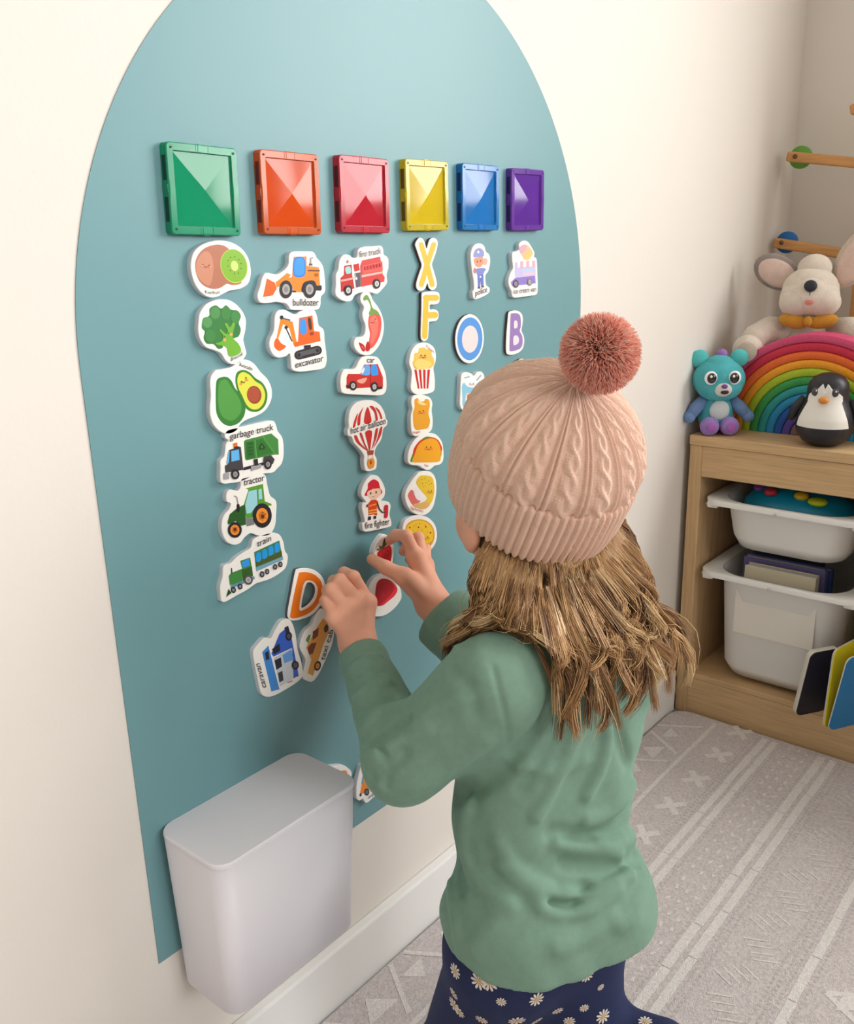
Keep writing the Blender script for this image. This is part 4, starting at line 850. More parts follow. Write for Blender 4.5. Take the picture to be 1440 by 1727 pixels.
def penguin():
    c = (1.648, -.236, ZT + .0005)
    o = empty('penguin_toy', c, 'round based black and white plastic penguin in front of the rainbow', 'toy', rot=(0, 0, toward(c) - .15))
    K = mat((36, 36, 42), .4, 'black_plastic', .5); Wt = mat((236, 232, 224), .4, 'white_plastic', .5)
    b = MB().m(K, True)
    prof = [(.0001, 0), (.022, .001), (.036, .009), (.0455, .022), (.048, .034), (.047, .048), (.042, .062), (.036, .076), (.0335, .086), (.0335, .098), (.031, .109), (.024, .118), (.013, .1235), (.0001, .1255)]
    b.lathe(prof, (0, 0, 0), 48)
    ob = b.build('body', None); ob.parent = o
    # white front: bellied patch following the lathe slightly proud
    def rad(z):
        for (r0, z0_), (r1, z1_) in zip(prof, prof[1:]):
            if z0_ <= z <= z1_: return r0 + (r1 - r0) * (z - z0_) / (z1_ - z0_ + 1e-9)
        return .03
    b = MB().m(Wt, True); rows = []
    for i in range(21):
        z = .036 + .070 * i / 20; r = rad(z) + .0009
        hw = 1.02 - .30 * (i / 20) if i < 13 else .90
        if i > 15: hw = .90 - .13 * (i - 15)
        rows.append([(r * math.sin(hw * (j / 10 - 1)), -r * math.cos(hw * (j / 10 - 1)), z + (.004 * math.cos((j / 10 - 1) * 3.14 * 2) * -1 if i > 17 else 0)) for j in range(21)])
    b.add([p for r_ in rows for p in r_], [(i * 21 + j, i * 21 + j + 1, (i + 1) * 21 + j + 1, (i + 1) * 21 + j) for i in range(20) for j in range(20)])
    ob = b.build('white_front', None); ob.parent = o
    for s in (-1, 1):
        sub(o, 'wing', [('t', [(s * .036, .004, .078), (s * .050, .002, .058), (s * .058, -.004, .040)], [.009, .010, .005])], K)
        e = sub(o, 'eye', [('e', (s * .0155, -.0305, .0955), (.0062, .003, .0072))], mat((70, 66, 70), .2, coat=.5))
        sub(e, 'glint', [('e', (s * .0155 + .002, -.0334, .098), (.0013, .0008, .0015))], mat((255, 255, 255), .2))
    sub(o, 'beak', [('e', (0, -.0375, .083), (.0085, .007, .006))], mat((222, 140, 60), .4))
penguin()
def dog():
    c = (1.816, -.142, ZT)
    o = empty('plush_dog', c, 'cream plush dog with big grey ears and mustard bow, behind the rainbow', 'soft toy', rot=(0, 0, toward(c)))
    C = fur((222, 210, 196)); Cd = fur((206, 190, 176)); G = fur((150, 140, 136)); Pk = fur((222, 196, 184))
    b = MB().m(C, True); b.ell((0, .012, .085), (.070, .050, .088)); b.ell((0, .008, .158), (.060, .042, .045)); ob = b.build('body', None); ob.parent = o
    h = sub(o, 'head', [('e', (-.004, -.012, .250), (.050, .048, .044)), ('e', (-.004, -.026, .240), (.052, .042, .036)), ('e', (.0, .0, .290), (.030, .030, .026)), ('e', (-.026, -.040, .232), (.030, .026, .026)), ('e', (.020, -.040, .232), (.030, .026, .026)), ('e', (-.003, -.044, .256), (.026, .022, .020))], C)
    sub(h, 'nose', [('e', (-.004, -.0665, .262), (.0112, .006, .0105))], mat((40, 44, 56), .6, bump=(500, .3, .002)))
    sub(h, 'nose_seam', [('t', [(-.004, -.0665, .252), (-.004, -.0665, .243)], .0008)], mat((110, 96, 92), .8))
    sub(h, 'tongue', [('e', (-.004, -.0625, .2345), (.0105, .006, .0070))], fur((226, 150, 140)))
    for s in (-1, 1):
        e = sub(o, 'ear', [('e', (s * .062 + (.006 if s > 0 else -.004), .010, .288 + (.020 if s > 0 else -.004)), (.031, .010, .058 if s > 0 else .044), rot('Y', s * (26 if s > 0 else 62)))], G if s < 0 else Cd)
        sub(e, 'ear_lining', [('e', (s * .061 + (.006 if s > 0 else -.004), .004, .286 + (.020 if s > 0 else -.004)), (.024, .008, .048 if s > 0 else .036), rot('Y', s * (26 if s > 0 else 62)))], Pk)
        a = sub(o, 'arm', [('t', [(s * .040, 0, .175), (s * .070, -.020, .180), (s * .092, -.050, .168), (s * .1 + (.006 if s > 0 else 0), -.070, .150)], [.026, .025, .024, .023]), ('e', (s * .102, -.076, .148), (.0275, .024, .0275))], C)
        sub(a, 'paw_pad', [('e', (s * .102, -.0985, .147), (.0185, .004, .0185))], Cd)
        sub(o, 'hind_leg', [('t', [(s * .04, 0, .03), (s * .055, -.02, .026)], [.026, .024])], C)
    m_ = fur((206, 150, 60))
    bt = sub(o, 'bow_tie', [('e', (-.028, -.048, .1985), (.026, .010, .013), rot('Y', 12)), ('e', (.022, -.048, .1985), (.026, .010, .013), rot('Y', -12))], m_)
    sub(bt, 'knot', [('e', (-.003, -.054, .1985), (.008, .009, .010))], m_)
dog()
for o in list(COL.objects):
    if o.parent is None and o.name.split('.')[0] in ('storage_shelf', 'storage_tray', 'activity_toy', 'box', 'book', 'board_book', 'rainbow_arch', 'rainbow_core', 'plush_bear', 'plush_dog', 'penguin_toy'):
        o.location.x -= .020
# ------------------------------------------------------------------ wooden ramp toy behind the plush dog
o = empty('ramp_toy', (1.955, -.22, ZT), 'wooden ramp toy with green and blue end discs, behind the plush dog', 'toy')
wd = mat((204, 150, 92), .5, 'beech_wood', .4, noise=(12, .12, (20, 2, 20)))
def rbar(y0_, z0_, y1_, z1_, name='ramp'):
    b = MB().m(wd); L_ = math.hypot(y1_ - y0_, z1_ - z0_); a = math.atan2(z1_ - z0_, y1_ - y0_)
    M = Matrix.Translation((1.955, y0_, z0_)) @ Matrix.Rotation(a, 4, 'X')
    b.bbox(-.016, .016, 0, L_, -.0095, .0095, .004, 3, M); return b.build(name, o)
def disc(y, z, c):
    b = MB().m(mat(c, .45, spec=.4), True)
    b.lathe([(.0001, -.006), (.020, -.006), (.0215, -.004), (.0215, .004), (.020, .006), (.0001, .006)], (1.972, y, z), 32, Matrix.Rotation(math.pi / 2, 4, 'Y')); d = b.build('disc', o)
    b = MB().m(mat((110, 84, 60), .4, metal=.6), True); b.lathe([(.0045, 0), (.004, .0012), (.0001, .0012)], (1.9385, y, z), 16, Matrix.Rotation(-math.pi / 2, 4, 'Y')); b.build('screw', d)
rbar(-.022, 1.066, -.36, 1.012); rbar(-.010, .902, -.36, .842); rbar(-.36, 1.185, -.133, 1.139); rbar(-.36, .76, -.05, .69)
disc(-.040, 1.064, (104, 168, 66)); disc(-.027, .902, (36, 110, 184))
b = MB().m(wd); b.bbox(1.9375, 1.9725, -.195, -.171, ZT + .0005, .93, .003, 2); b.build('post', o)
b = MB().m(wd); b.bbox(1.9375, 1.9725, -.39, -.362, ZT + .0005, 1.22, .003, 2); b.build('post', o)
b = MB().m(wd); b.bbox(1.915, 1.995, -.41, -.04, ZT + .0003, ZT + .014, .003, 2); b.build('base', o)
# ------------------------------------------------------------------ the child: implicit surfaces turned into meshes
A_ = np.array
def rc(p, a, b, ra, rb):                       # cone with round ends
    a = A_(a, float); b = A_(b, float); ba = b - a
    h = np.clip(((p - a) @ ba) / (ba @ ba + 1e-12), 0, 1)
    return np.linalg.norm(p - a - h[:, None] * ba, axis=1) - (ra + (rb - ra) * h)
def el(p, c, r, B=None):                       # ellipsoid, B = rows are its axes
    q = p - A_(c)
    if B is not None: q = q @ A_(B).T
    r = A_(r, float); k0 = np.linalg.norm(q / r, axis=1); k1 = np.linalg.norm(q / r ** 2, axis=1) + 1e-9
    return k0 * (k0 - 1) / k1
def smin(a, b, k):
    h = np.clip(.5 + .5 * (b - a) / k, 0, 1); return b * (1 - h) + a * h - k * h * (1 - h)
def smax(a, b, k): return -smin(-a, -b, k)
def poly_d(p, pts):
    d = np.full(len(p), 9.)
    for a, b in zip(pts[:-1], pts[1:]):
        ba = b - a; h = np.clip(((p - a) @ ba) / (ba @ ba + 1e-12), 0, 1)
        d = np.minimum(d, np.linalg.norm(p - a - h[:, None] * ba, axis=1))
    return d
def mesh_sdf(f, lo, hi, h, smooth=1):
    K = 4; lo = A_(lo, float); n = [int(math.ceil((hi[i] - lo[i]) / h / K)) * K for i in range(3)]
    nb = [x // K for x in n]
    ax = [lo[i] + (np.arange(nb[i]) * K + (K - 1) / 2) * h for i in range(3)]
    g = np.stack(np.meshgrid(*ax, indexing='ij'), -1).reshape(-1, 3)
    c = np.concatenate([f(q) for q in np.array_split(g, max(1, len(g) // 200000))]).reshape(nb)
    act = np.abs(c) < K * h * 1.9
    V = np.repeat(np.repeat(np.repeat(np.sign(c).astype(np.float32), K, 0), K, 1), K, 2)
    idx = np.argwhere(act) * K
    off = np.stack(np.meshgrid(*[np.arange(K)] * 3, indexing='ij'), -1).reshape(-1, 3)
    ids = (idx[:, None, :] + off[None]).reshape(-1, 3)
    for q in np.array_split(ids, max(1, len(ids) // 200000)):
        V[q[:, 0], q[:, 1], q[:, 2]] = f(lo + q * h)
    V[0] = V[-1] = 1; V[:, 0] = V[:, -1] = 1; V[:, :, 0] = V[:, :, -1] = 1
    neg = V < 0
    cnt = sum(neg[i:n[0] - 1 + i, j:n[1] - 1 + j, k:n[2] - 1 + k].astype(np.int8) for i in (0, 1) for j in (0, 1) for k in (0, 1))
    cells = np.argwhere((cnt > 0) & (cnt < 8))
    num = -np.ones([x - 1 for x in n], np.int32); num[cells[:, 0], cells[:, 1], cells[:, 2]] = np.arange(len(cells))
    acc = np.zeros((len(cells), 3)); w = np.zeros(len(cells))
    cs = [(i, j, k) for i in (0, 1) for j in (0, 1) for k in (0, 1)]
    for a in cs:
        for b in cs:
            if sum(b) - sum(a) == 1 and all(x <= y for x, y in zip(a, b)):
                va = V[cells[:, 0] + a[0], cells[:, 1] + a[1], cells[:, 2] + a[2]]; vb = V[cells[:, 0] + b[0], cells[:, 1] + b[1], cells[:, 2] + b[2]]
                m = (va < 0) != (vb < 0); t = np.where(m, va / (va - vb + 1e-20), 0)
                acc += m[:, None] * (A_(a) + t[:, None] * (A_(b) - A_(a))); w += m
    P = lo + (cells + acc / w[:, None]) * h
    F = []
    for ax_ in range(3):
        u, v = [(1, 2), (2, 0), (0, 1)][ax_]
        e = [0, 0, 0]; e[ax_] = 1
        s0 = neg[1:-1, 1:-1, 1:-1]; s1 = neg[1 + e[0]:n[0] - 1 + e[0], 1 + e[1]:n[1] - 1 + e[1], 1 + e[2]:n[2] - 1 + e[2]]
        for sg in (0, 1):
            E_ = np.argwhere((s0 & ~s1) if sg == 0 else (~s0 & s1)) + 1
            E_ = E_[(E_[:, 0] < n[0] - 1) & (E_[:, 1] < n[1] - 1) & (E_[:, 2] < n[2] - 1)]
            du = np.zeros(3, int); du[u] = 1; dv = np.zeros(3, int); dv[v] = 1
            q = [E_ - du - dv, E_ - dv, E_, E_ - du]
            fc = np.stack([num[x[:, 0], x[:, 1], x[:, 2]] for x in q], 1)
            F.append(fc if sg == 0 else fc[:, ::-1])
    F = np.concatenate(F); F = F[(F >= 0).all(1)]
    for _ in range(smooth):
        S_ = np.zeros_like(P); ct = np.zeros(len(P))
        for i in range(4):
            a, b = F[:, i], F[:, (i + 1) % 4]
            for k in range(3): S_[:, k] += np.bincount(a, P[b, k], len(P)) + np.bincount(b, P[a, k], len(P))
            ct += np.bincount(a, minlength=len(P)) + np.bincount(b, minlength=len(P))
        P = P * .5 + .5 * S_ / np.maximum(ct, 1)[:, None]
    return P, F
def to_obj(name, parts, m, parent, extra=None):
    """parts: list of (P, F); extra: MB with further faces of other materials"""
    me = bpy.data.meshes.new(name); V = []; Fs = []; mi = []; o_ = 0
    for P, F in parts: V.append(P); Fs.append(F + o_); o_ += len(P)
    V = np.concatenate(V); F = np.concatenate(Fs)
    mats = [m]; vl = V.tolist(); fl = F.tolist(); mi = [0] * len(fl)
    if extra:
        b0 = len(vl); vl += extra.v; fl += [[b0 + i for i in f] for f in extra.f]
        mi += [1 + k for k in extra.fm]; mats += extra.mats
    me.from_pydata(vl, [], fl)
    for q in mats: me.materials.append(q)
    me.polygons.foreach_set('material_index', mi); me.polygons.foreach_set('use_smooth', [True] * len(fl)); me.update()
    return link(name, me, parent)
def hit(u, v, f, d0=.6, d1=1.15):
    r = ray(u, v) / FPX; d = d0
    for _ in range(80):
        s = f((CAM + r * d)[None])[0]
        if s < .0006: return CAM + r * d
        d += max(s * .85, .0004)
        if d > d1: return None
    return None
def grad(f, p, e=.001):
    g = A_([f((p + e * x)[None])[0] - f((p - e * x)[None])[0] for x in np.eye(3)]); return g / (np.linalg.norm(g) + 1e-9)

UP = A_([0, 0, 1.])
def yawv(d): return A_([math.cos(math.radians(d)), math.sin(math.radians(d)), 0.])
HF = yawv(65); HR = np.cross(HF, UP)                       # head: facing direction and the child's right
Bc = DP(907, 808, .886)                                     # middle of the hat brim
TH = math.radians(30.5)
HA = UP * math.cos(TH) - HF * math.sin(TH); HFt = HF * math.cos(TH) + UP * math.sin(TH)   # hat axis and hat front
pt = math.radians(14); KU = UP * math.cos(pt) - HF * math.sin(pt); KF = HF * math.cos(pt) + UP * math.sin(pt)
Hc = Bc - UP * .016 - HF * .002
HB = [HR, KF, KU]
def hp(x, y, z): return Hc + HR * x + KF * y + KU * z
# joints
NK = DP(928, 1035, .875); SHL = DP(826, 1160, .835); SHR = DP(1035, 1120, .935)
ELL = DP(683, 1283, .862); WRL = W(603, 1088, -.066)
ELR = DP(866, 1150, .985); WRR = W(731, 1022, -.088)
HIP = DP(918, 1500, .905); TF = yawv(68); TR = np.cross(TF, UP)
CH = (SHL + SHR) / 2 - UP * .055 + TF * .005

HANDL = dict(wr=WRL, palm=.0115, fingers=[
    [W(620, 1016, -.060), W(596, 973, -.053), W(580, 966, -.036), W(573, 978, -.020)],
    [W(602, 1013, -.064), W(573, 978, -.058), W(563, 980, -.038), W(566, 994, -.022)],
    [W(583, 1026, -.064), W(558, 993, -.054), W(552, 996, -.036), W(557, 1008, -.021)],
    [W(564, 1040, -.060), W(550, 1011, -.048), W(547, 1014, -.032), W(553, 1025, -.020)]],
    thumb=[W(615, 1062, -.056), W(612, 1030, -.040), W(598, 1008, -.028), W(580, 996, -.018)])
HANDR = dict(wr=WRR, palm=.0115, fingers=[
    [W(699, 936, -.070), W(685, 904, -.064), W(668, 902, -.046), W(657, 911, -.029)],
    [W(711, 941, -.063), W(705, 907, -.050), W(691, 914, -.033), W(680, 930, -.024)],
    [W(717, 953, -.057), W(717, 926, -.040), W(702, 932, -.026), W(690, 944, -.020)],
    [W(720, 968, -.055), W(715, 950, -.036), W(702, 957, -.025), W(693, 965, -.020)]],
    thumb=[W(711, 1000, -.080), W(682, 973, -.077), W(650, 957, -.058), W(627, 943, -.036)])
def hand_sdf(p, H, el_, rw=.0185):
    wr = H['wr']; d = rc(p, wr, el_, rw, rw * 1.35)
    dn = (wr - el_) / np.linalg.norm(wr - el_)
    mcps = [f[0] for f in H['fingers']]
    pal = None
    for i, m in enumerate(mcps):
        q = rc(p, wr * .82 + m * .18, m, .0155 - .0008 * i, .0098 - .0006 * i)
        pal = q if pal is None else smin(pal, q, .008)
    for a, b in zip(mcps[:-1], mcps[1:]): pal = smin(pal, rc(p, a, b, .0088, .0084), .006)
    t = H['thumb']
    pal = smin(pal, rc(p, wr * .7 + t[0] * .3, t[1], .0135, .0100), .008)
    d = smin(d, pal, .012)
    for i, f in enumerate(H['fingers']):
        r = [.0080, .0071, .0066, .0058]
        s = [1, 1, .96, .86][i]
        q = rc(p, f[0], f[1], r[0] * s, r[1] * s)
        q = smin(q, rc(p, f[1], f[2], r[1] * s, r[2] * s), .0022)
        q = smin(q, rc(p, f[2], f[3], r[2] * s, r[3] * s), .0022)
        d = smin(d, q, .0018)
    q = rc(p, t[0], t[1], .0105, .0092)
    q = smin(q, rc(p, t[1], t[2], .0090, .0078), .003); q = smin(q, rc(p, t[2], t[3], .0078, .0062), .003)
    return smin(d, q, .006)
def head_sdf(p):
    d = el(p, hp(0, -.007, .016), (.068, .077, .074), HB)
    d = smin(d, el(p, hp(0, .022, -.040), (.060, .058, .052), HB), .03)
    for s in (-1, 1):
        d = smin(d, el(p, hp(s * .034, .034, -.044), (.030, .030, .028), HB), .016)
        d = smin(d, el(p, hp(s * .074, -.006, -.028), (.007, .014, .019), HB), .006)
        d = smax(d, -el(p, hp(s * .026, .082, -.010), (.013, .010, .009), HB), .008)
    d = smin(d, el(p, hp(0, .052, -.078), (.018, .018, .014), HB), .02)
    d = smin(d, rc(p, hp(0, .078, -.008), hp(0, .090, -.030), .005, .009), .010)
    d = smin(d, el(p, hp(0, .078, -.054), (.016, .008, .006), HB), .006)
    d = smax(d, -rc(p, hp(-.012, .0865, -.054), hp(.012, .0865, -.054), .0012, .0012), .002)
    d = smin(d, rc(p, hp(0, -.018, -.045), NK - UP * .01, .040, .038), .025)
    return d
def torso_sdf(p, e=0.0):
    d = rc(p, HIP - TR * .040 - UP * .01, HIP + TR * .040 - UP * .01, .058 + e, .058 + e)
    ws = HIP * .5 + CH * .5
    d = smin(d, rc(p, ws - TR * .040 + TF * .008, ws + TR * .040 + TF * .008, .052 + e, .052 + e), .04)
    d = smin(d, rc(p, CH - TR * .044, CH + TR * .040, .055 + e, .055 + e), .04)
    d = smin(d, rc(p, SHL + TR * .012, SHR - TR * .012, .036 + e, .036 + e), .03)
    d = smin(d, rc(p, NK + UP * .01, NK - UP * .04, .034 + e, .045 + e), .03)
    return d
def arm_sdf(p, sh, elb, wr, e):
    d = rc(p, sh, elb, .034 + e, .026 + e)
    return smin(d, rc(p, elb, wr, .026 + e, .0185 + e), .012)
KNL = HIP - TR * .06 + TF * .075 - UP * (HIP[2] - .055); ANL = KNL - TF * .19 - UP * .012
KNR = DP(975, 1752, .955); ANR = DP(1118, 1772, .905)
def legs_sdf(p, e=0.0):
    hl = HIP - TR * .044 - UP * .04; hr = HIP + TR * .028 - UP * .04
    d = rc(p, hl, hr, .054 + e, .054 + e)
    d = smin(d, rc(p, hl - UP * .02, KNL, .055 + e, .042 + e), .03)
    d = smin(d, rc(p, KNL, ANL, .040 + e, .027 + e), .02)
    d = smin(d, rc(p, hr - UP * .02, KNR, .055 + e, .044 + e), .03)
    return smin(d, rc(p, KNR, ANR, .042 + e, .027 + e), .02)
def body_sdf(p):
    d = smin(head_sdf(p), torso_sdf(p, -.006), .012)
    d = smin(d, arm_sdf(p, SHL, ELL, WRL, -.003), .02); d = smin(d, arm_sdf(p, SHR, ELR, WRR, -.003), .02)
    d = smin(d, hand_sdf(p, HANDL, WRL * .7 + ELL * .3), .006)
    d = smin(d, hand_sdf(p, HANDR, WRR * .7 + ELR * .3), .006)
    for c in CREASES:
        d = d + c[2] * np.exp(-(poly_d(p, c[0]) / c[1]) ** 2)
    return smax(d, (HIP[2] - .03) - p[:, 2], .004)
CREASES = []
def lerp(a, b, t): return a * (1 - t) + b * t
# knuckle creases and dimples
for H in (HANDL, HANDR):
    pc = np.mean([f[0] for f in H['fingers']], axis=0)
    for f in H['fingers']:
        tow = CAM - f[1]; tow = tow / np.linalg.norm(tow)
        ax = (f[1] - f[0]) / np.linalg.norm(f[1] - f[0]); side = np.cross(ax, tow); side /= np.linalg.norm(side)
        for t, am in ((.90, .0006), (.80, .0005)):
            c = lerp(f[0], f[1], t) + tow * .0072; CREASES.append(([c - side * .005, c + side * .005], .0011, am))
        c = f[0] + tow * .0088 - ax * .002; CREASES.append(([c, c + side * .0005], .0032, .0009))
skin_m = mat((238, 174, 146), .55, 'child_skin', .35, sss=.12, bump=(300, .08, .001), noise=(38, .05, (1, 1, 1)))
kid = empty('person', (HIP[0], HIP[1], 0), 'young child in a pink bobble hat and green top, placing magnets on the wall', 'person')
lo = np.minimum.reduce([WRL, WRR, HIP - .13, Hc - .13, ELL]) - A_([.06, .02, .02]); hi = np.maximum.reduce([Hc + .13, SHR, WRR, WRL, HIP]) + A_([.05, .085, .03])
lo[2] = HIP[2] - .06; hi[1] = min(hi[1], -.004)
lo[1] = min(lo[1], Hc[1] - .13)
Pb, Fb = mesh_sdf(body_sdf, lo, hi, .0019, 1)
Pl, Fl = mesh_sdf(lambda p: smin(legs_sdf(p, -.004), rc(p, ANL, ANL - TF * .10, .024, .018), .015) if False else smin(smin(legs_sdf(p, -.004), rc(p, ANL, ANL - TF * .09 - UP * .012, .025, .017), .015), rc(p, ANR, ANR - TF * .05 - UP * .06, .025, .017), .015),
                  np.minimum.reduce([ANL, ANR, KNR, KNL, HIP]) - .13, np.maximum.reduce([KNL, KNR, HIP, ANR]) + .12, .006, 1)
body = to_obj('body', [(Pb, Fb), (Pl, Fl)], skin_m, kid)
# fingernails on the thumb of the right hand and eyes
eye_m = mat((60, 44, 36), .15, 'brown_eye', .5, coat=.6)
for s in (-1, 1):
    b = MB().m(mat((240, 236, 230), .2, 'eye_white'), True); b.ell(tuple(hp(s * .026, .070, -.010)), (.0105, .0105, .0105)); e_ = b.build('eye', kid)
    b = MB().m(eye_m, True); b.ell(tuple(hp(s * .0262, .0765, -.0105)), (.0055, .0055, .0055)); b.build('iris', e_)

# ---- shirt
CUFL = lerp(WRL, ELL, .10); CUFR = lerp(WRR, ELR, .13)
axL = (CUFL - ELL) / np.linalg.norm(CUFL - ELL); axR = (CUFR - ELR) / np.linalg.norm(CUFR - ELR)
HEMC = HIP - UP * .034
hem_n = -UP * .97 + TF * .22; hem_n /= np.linalg.norm(hem_n)
def shirt_base(p):
    d = torso_sdf(p, .005)
    hl = HEMC - TR * .040; hr = HEMC + TR * .036
    d = smin(d, rc(p, hl - TF * .012 - UP * .02, hr - TF * .014 - UP * .005, .070, .069), .05)
    a = rc(p, SHL, ELL, .048, .038); a = smin(a, rc(p, ELL, CUFL + axL * .05, .036, .0215), .02)
    b_ = rc(p, SHR, ELR, .048, .040); b_ = smin(b_, rc(p, ELR, CUFR + axR * .05, .038, .040), .02)
    # cut the sleeves at the cuffs
    a = smax(a, (p - CUFL) @ axL, .002); b_ = smax(b_, (p - CUFR) @ axR, .002)
    # open the cuffs
    a = smax(a, -smax(rc(p, CUFL - axL * .05, CUFL + axL * .06, .0205, .0205), -((p - CUFL) @ axL + .035), .003), .002)
    b_ = smax(b_, -smax(rc(p, CUFR - axR * .05, CUFR + axR * .06, .0322, .0322), -((p - CUFR) @ axR + .045), .003), .002)
    d = smin(d, a, .018); d = smin(d, b_, .018)
    d = smax(d, (p - (HEMC + TF * 0 - UP * .0)) @ hem_n + .020, .003)
    # neck opening
    cn = NK + UP * .008 - TF * .002
    d = smax(d, (p - cn) @ (UP * .95 - TF * .31), .004)
    d = smax(d, -rc(p, cn - UP * .022, cn + UP * .1, .038, .044), .004)
    return d
FOLDS = [  # (pixel polyline, width m, height m, +ridge / -groove)
    ([(1000, 1170), (975, 1230), (930, 1330), (905, 1375)], .007, .0045), ([(1030, 1180), (1020, 1270), (990, 1340)], .007, .004), ([(960, 1190), (930, 1250), (880, 1330)], .008, -.003),
    ([(1072, 1300), (1060, 1340), (1030, 1370), (990, 1385)], .007, .0045), ([(1065, 1350), (1040, 1395), (990, 1410), (930, 1405)], .008, -.0045), ([(1080, 1395), (1050, 1420), (1000, 1430), (940, 1420)], .008, .005),
    ([(1075, 1445), (1030, 1465), (985, 1462), (950, 1455)], .007, -.004), ([(1060, 1475), (1020, 1500), (960, 1512), (900, 1500), (850, 1460)], .007, .005), ([(1040, 1500), (1000, 1530), (950, 1540), (915, 1530), (905, 1505)], .007, .005),
    ([(985, 1500), (960, 1525), (930, 1520)], .010, -.006), ([(1085, 1480), (1070, 1540), (1045, 1560)], .010, .004), ([(840, 1420), (870, 1470), (920, 1500)], .008, .004),
    ([(790, 1345), (780, 1400), (790, 1460), (820, 1500), (860, 1525)], .008, .0045), ([(775, 1350), (770, 1420), (780, 1500)], .006, -.004), ([(760, 1380), (757, 1460), (765, 1540), (775, 1600)], .006, .002),
    ([(870, 1270), (900, 1240), (935, 1185)], .009, -.006), ([(850, 1300), (800, 1330), (760, 1345)], .010, -.006), ([(880, 1290), (930, 1300), (980, 1280)], .009, .003),
    ([(830, 1120), (845, 1180), (855, 1230), (858, 1270)], .0026, -.0017),
    ([(590, 1130), (612, 1110), (640, 1105)], .004, .003), ([(588, 1150), (615, 1130), (648, 1132)], .0035, -.003), ([(598, 1180), (625, 1155), (655, 1150)], .005, .0035), ([(600, 1205), (630, 1185), (665, 1178)], .004, -.003),
    ([(612, 1235), (640, 1200), (680, 1190)], .006, .004), ([(625, 1255), (655, 1235), (690, 1215)], .005, -.004), ([(612, 1275), (650, 1262), (690, 1240), (720, 1230)], .007, .003), ([(625, 1310), (660, 1290), (680, 1270)], .006, -.004), ([(640, 1245), (650, 1290), (648, 1325)], .005, -.0045),
    ([(700, 1330), (760, 1300), (820, 1250)], .010, .003), ([(700, 1220), (740, 1190), (790, 1180)], .008, .003), ([(760, 1130), (790, 1160), (800, 1200)], .008, -.003),
    ([(940, 1600), (990, 1580), (1030, 1550)], .010, .003), ([(800, 1600), (830, 1560), (850, 1530)], .012, .003), ([(1010, 1420), (1040, 1440), (1060, 1470)], .008, .004), ([(1035, 1210), (1050, 1260), (1060, 1290)], .007, -.003),
    ([(722, 1060), (745, 1085), (770, 1092)], .004, .0015)]
FP = []
for pl, w_, h_ in FOLDS:
    P3 = [hit(u, v, shirt_base) for u, v in cr(pl + pl[::-1][1:-1], 3)[:max(2, 3 * (len(pl) - 1) + 1)]]
    P3 = [q for q in P3 if q is not None]
    if len(P3) > 1: FP.append((P3, w_, h_))
def shirt_sdf(p):
    d = shirt_base(p)
    near = np.abs(d) < .02
    if near.any():
        q = p[near]; dd = d[near]
        for P3, w_, h_ in FP:
            A3 = A_(P3); c = A3.mean(0); r = np.linalg.norm(A3 - c, axis=1).max() + 3 * w_
            m = np.linalg.norm(q - c, axis=1) < r
            if m.any(): dd[m] -= (2.3 if w_ < .0072 and w_ > .003 else 1.7) * h_ * np.exp(-(poly_d(q[m], P3) / (w_ * .85)) ** 2)
        # soft cloth undulation
        dd -= .0009 * np.sin(q[:, 0] * 95 + q[:, 2] * 60 + 2 * np.sin(q[:, 1] * 60)) * np.sin(q[:, 1] * 80 - q[:, 2] * 35)
        d = d.copy(); d[near] = dd
    return d
lo = np.minimum.reduce([CUFL, CUFR, HEMC - .14, ELL - .05, SHL]) - .03; hi = np.maximum.reduce([SHR + .06, CUFR, CUFL, HIP + .14, NK + .02]) + A_([.05, .05, .02])
lo[2] = HEMC[2] - .05; hi[1] = min(hi[1], -.02)
Ps, Fs = mesh_sdf(shirt_sdf, lo, hi, .0021, 1)
shirt_m = mat((118, 150, 133), .75, 'sage_green_jersey', .25, sheen=.35, bump=(900, .18, .001), noise=(120, .04, (1, 1, 1)))
shirt = to_obj('shirt', [(Ps, Fs)], shirt_m, kid)
shirt['label'] = 'sage green long sleeved jersey top'
# neck band
b = MB().m(mat((104, 150, 125), .8, 'green_rib_band', .2), True)
ring = []
cn = NK + UP * .002 - TF * .002
for i in range(41):
    a = 2 * math.pi * i / 40; q = cn + TR * .0445 * math.cos(a) + (TF * .95 + UP * .31) * .0445 * math.sin(a); ring.append(q)
b.tube(ring, .0042, 8); b.build('neckband', shirt)

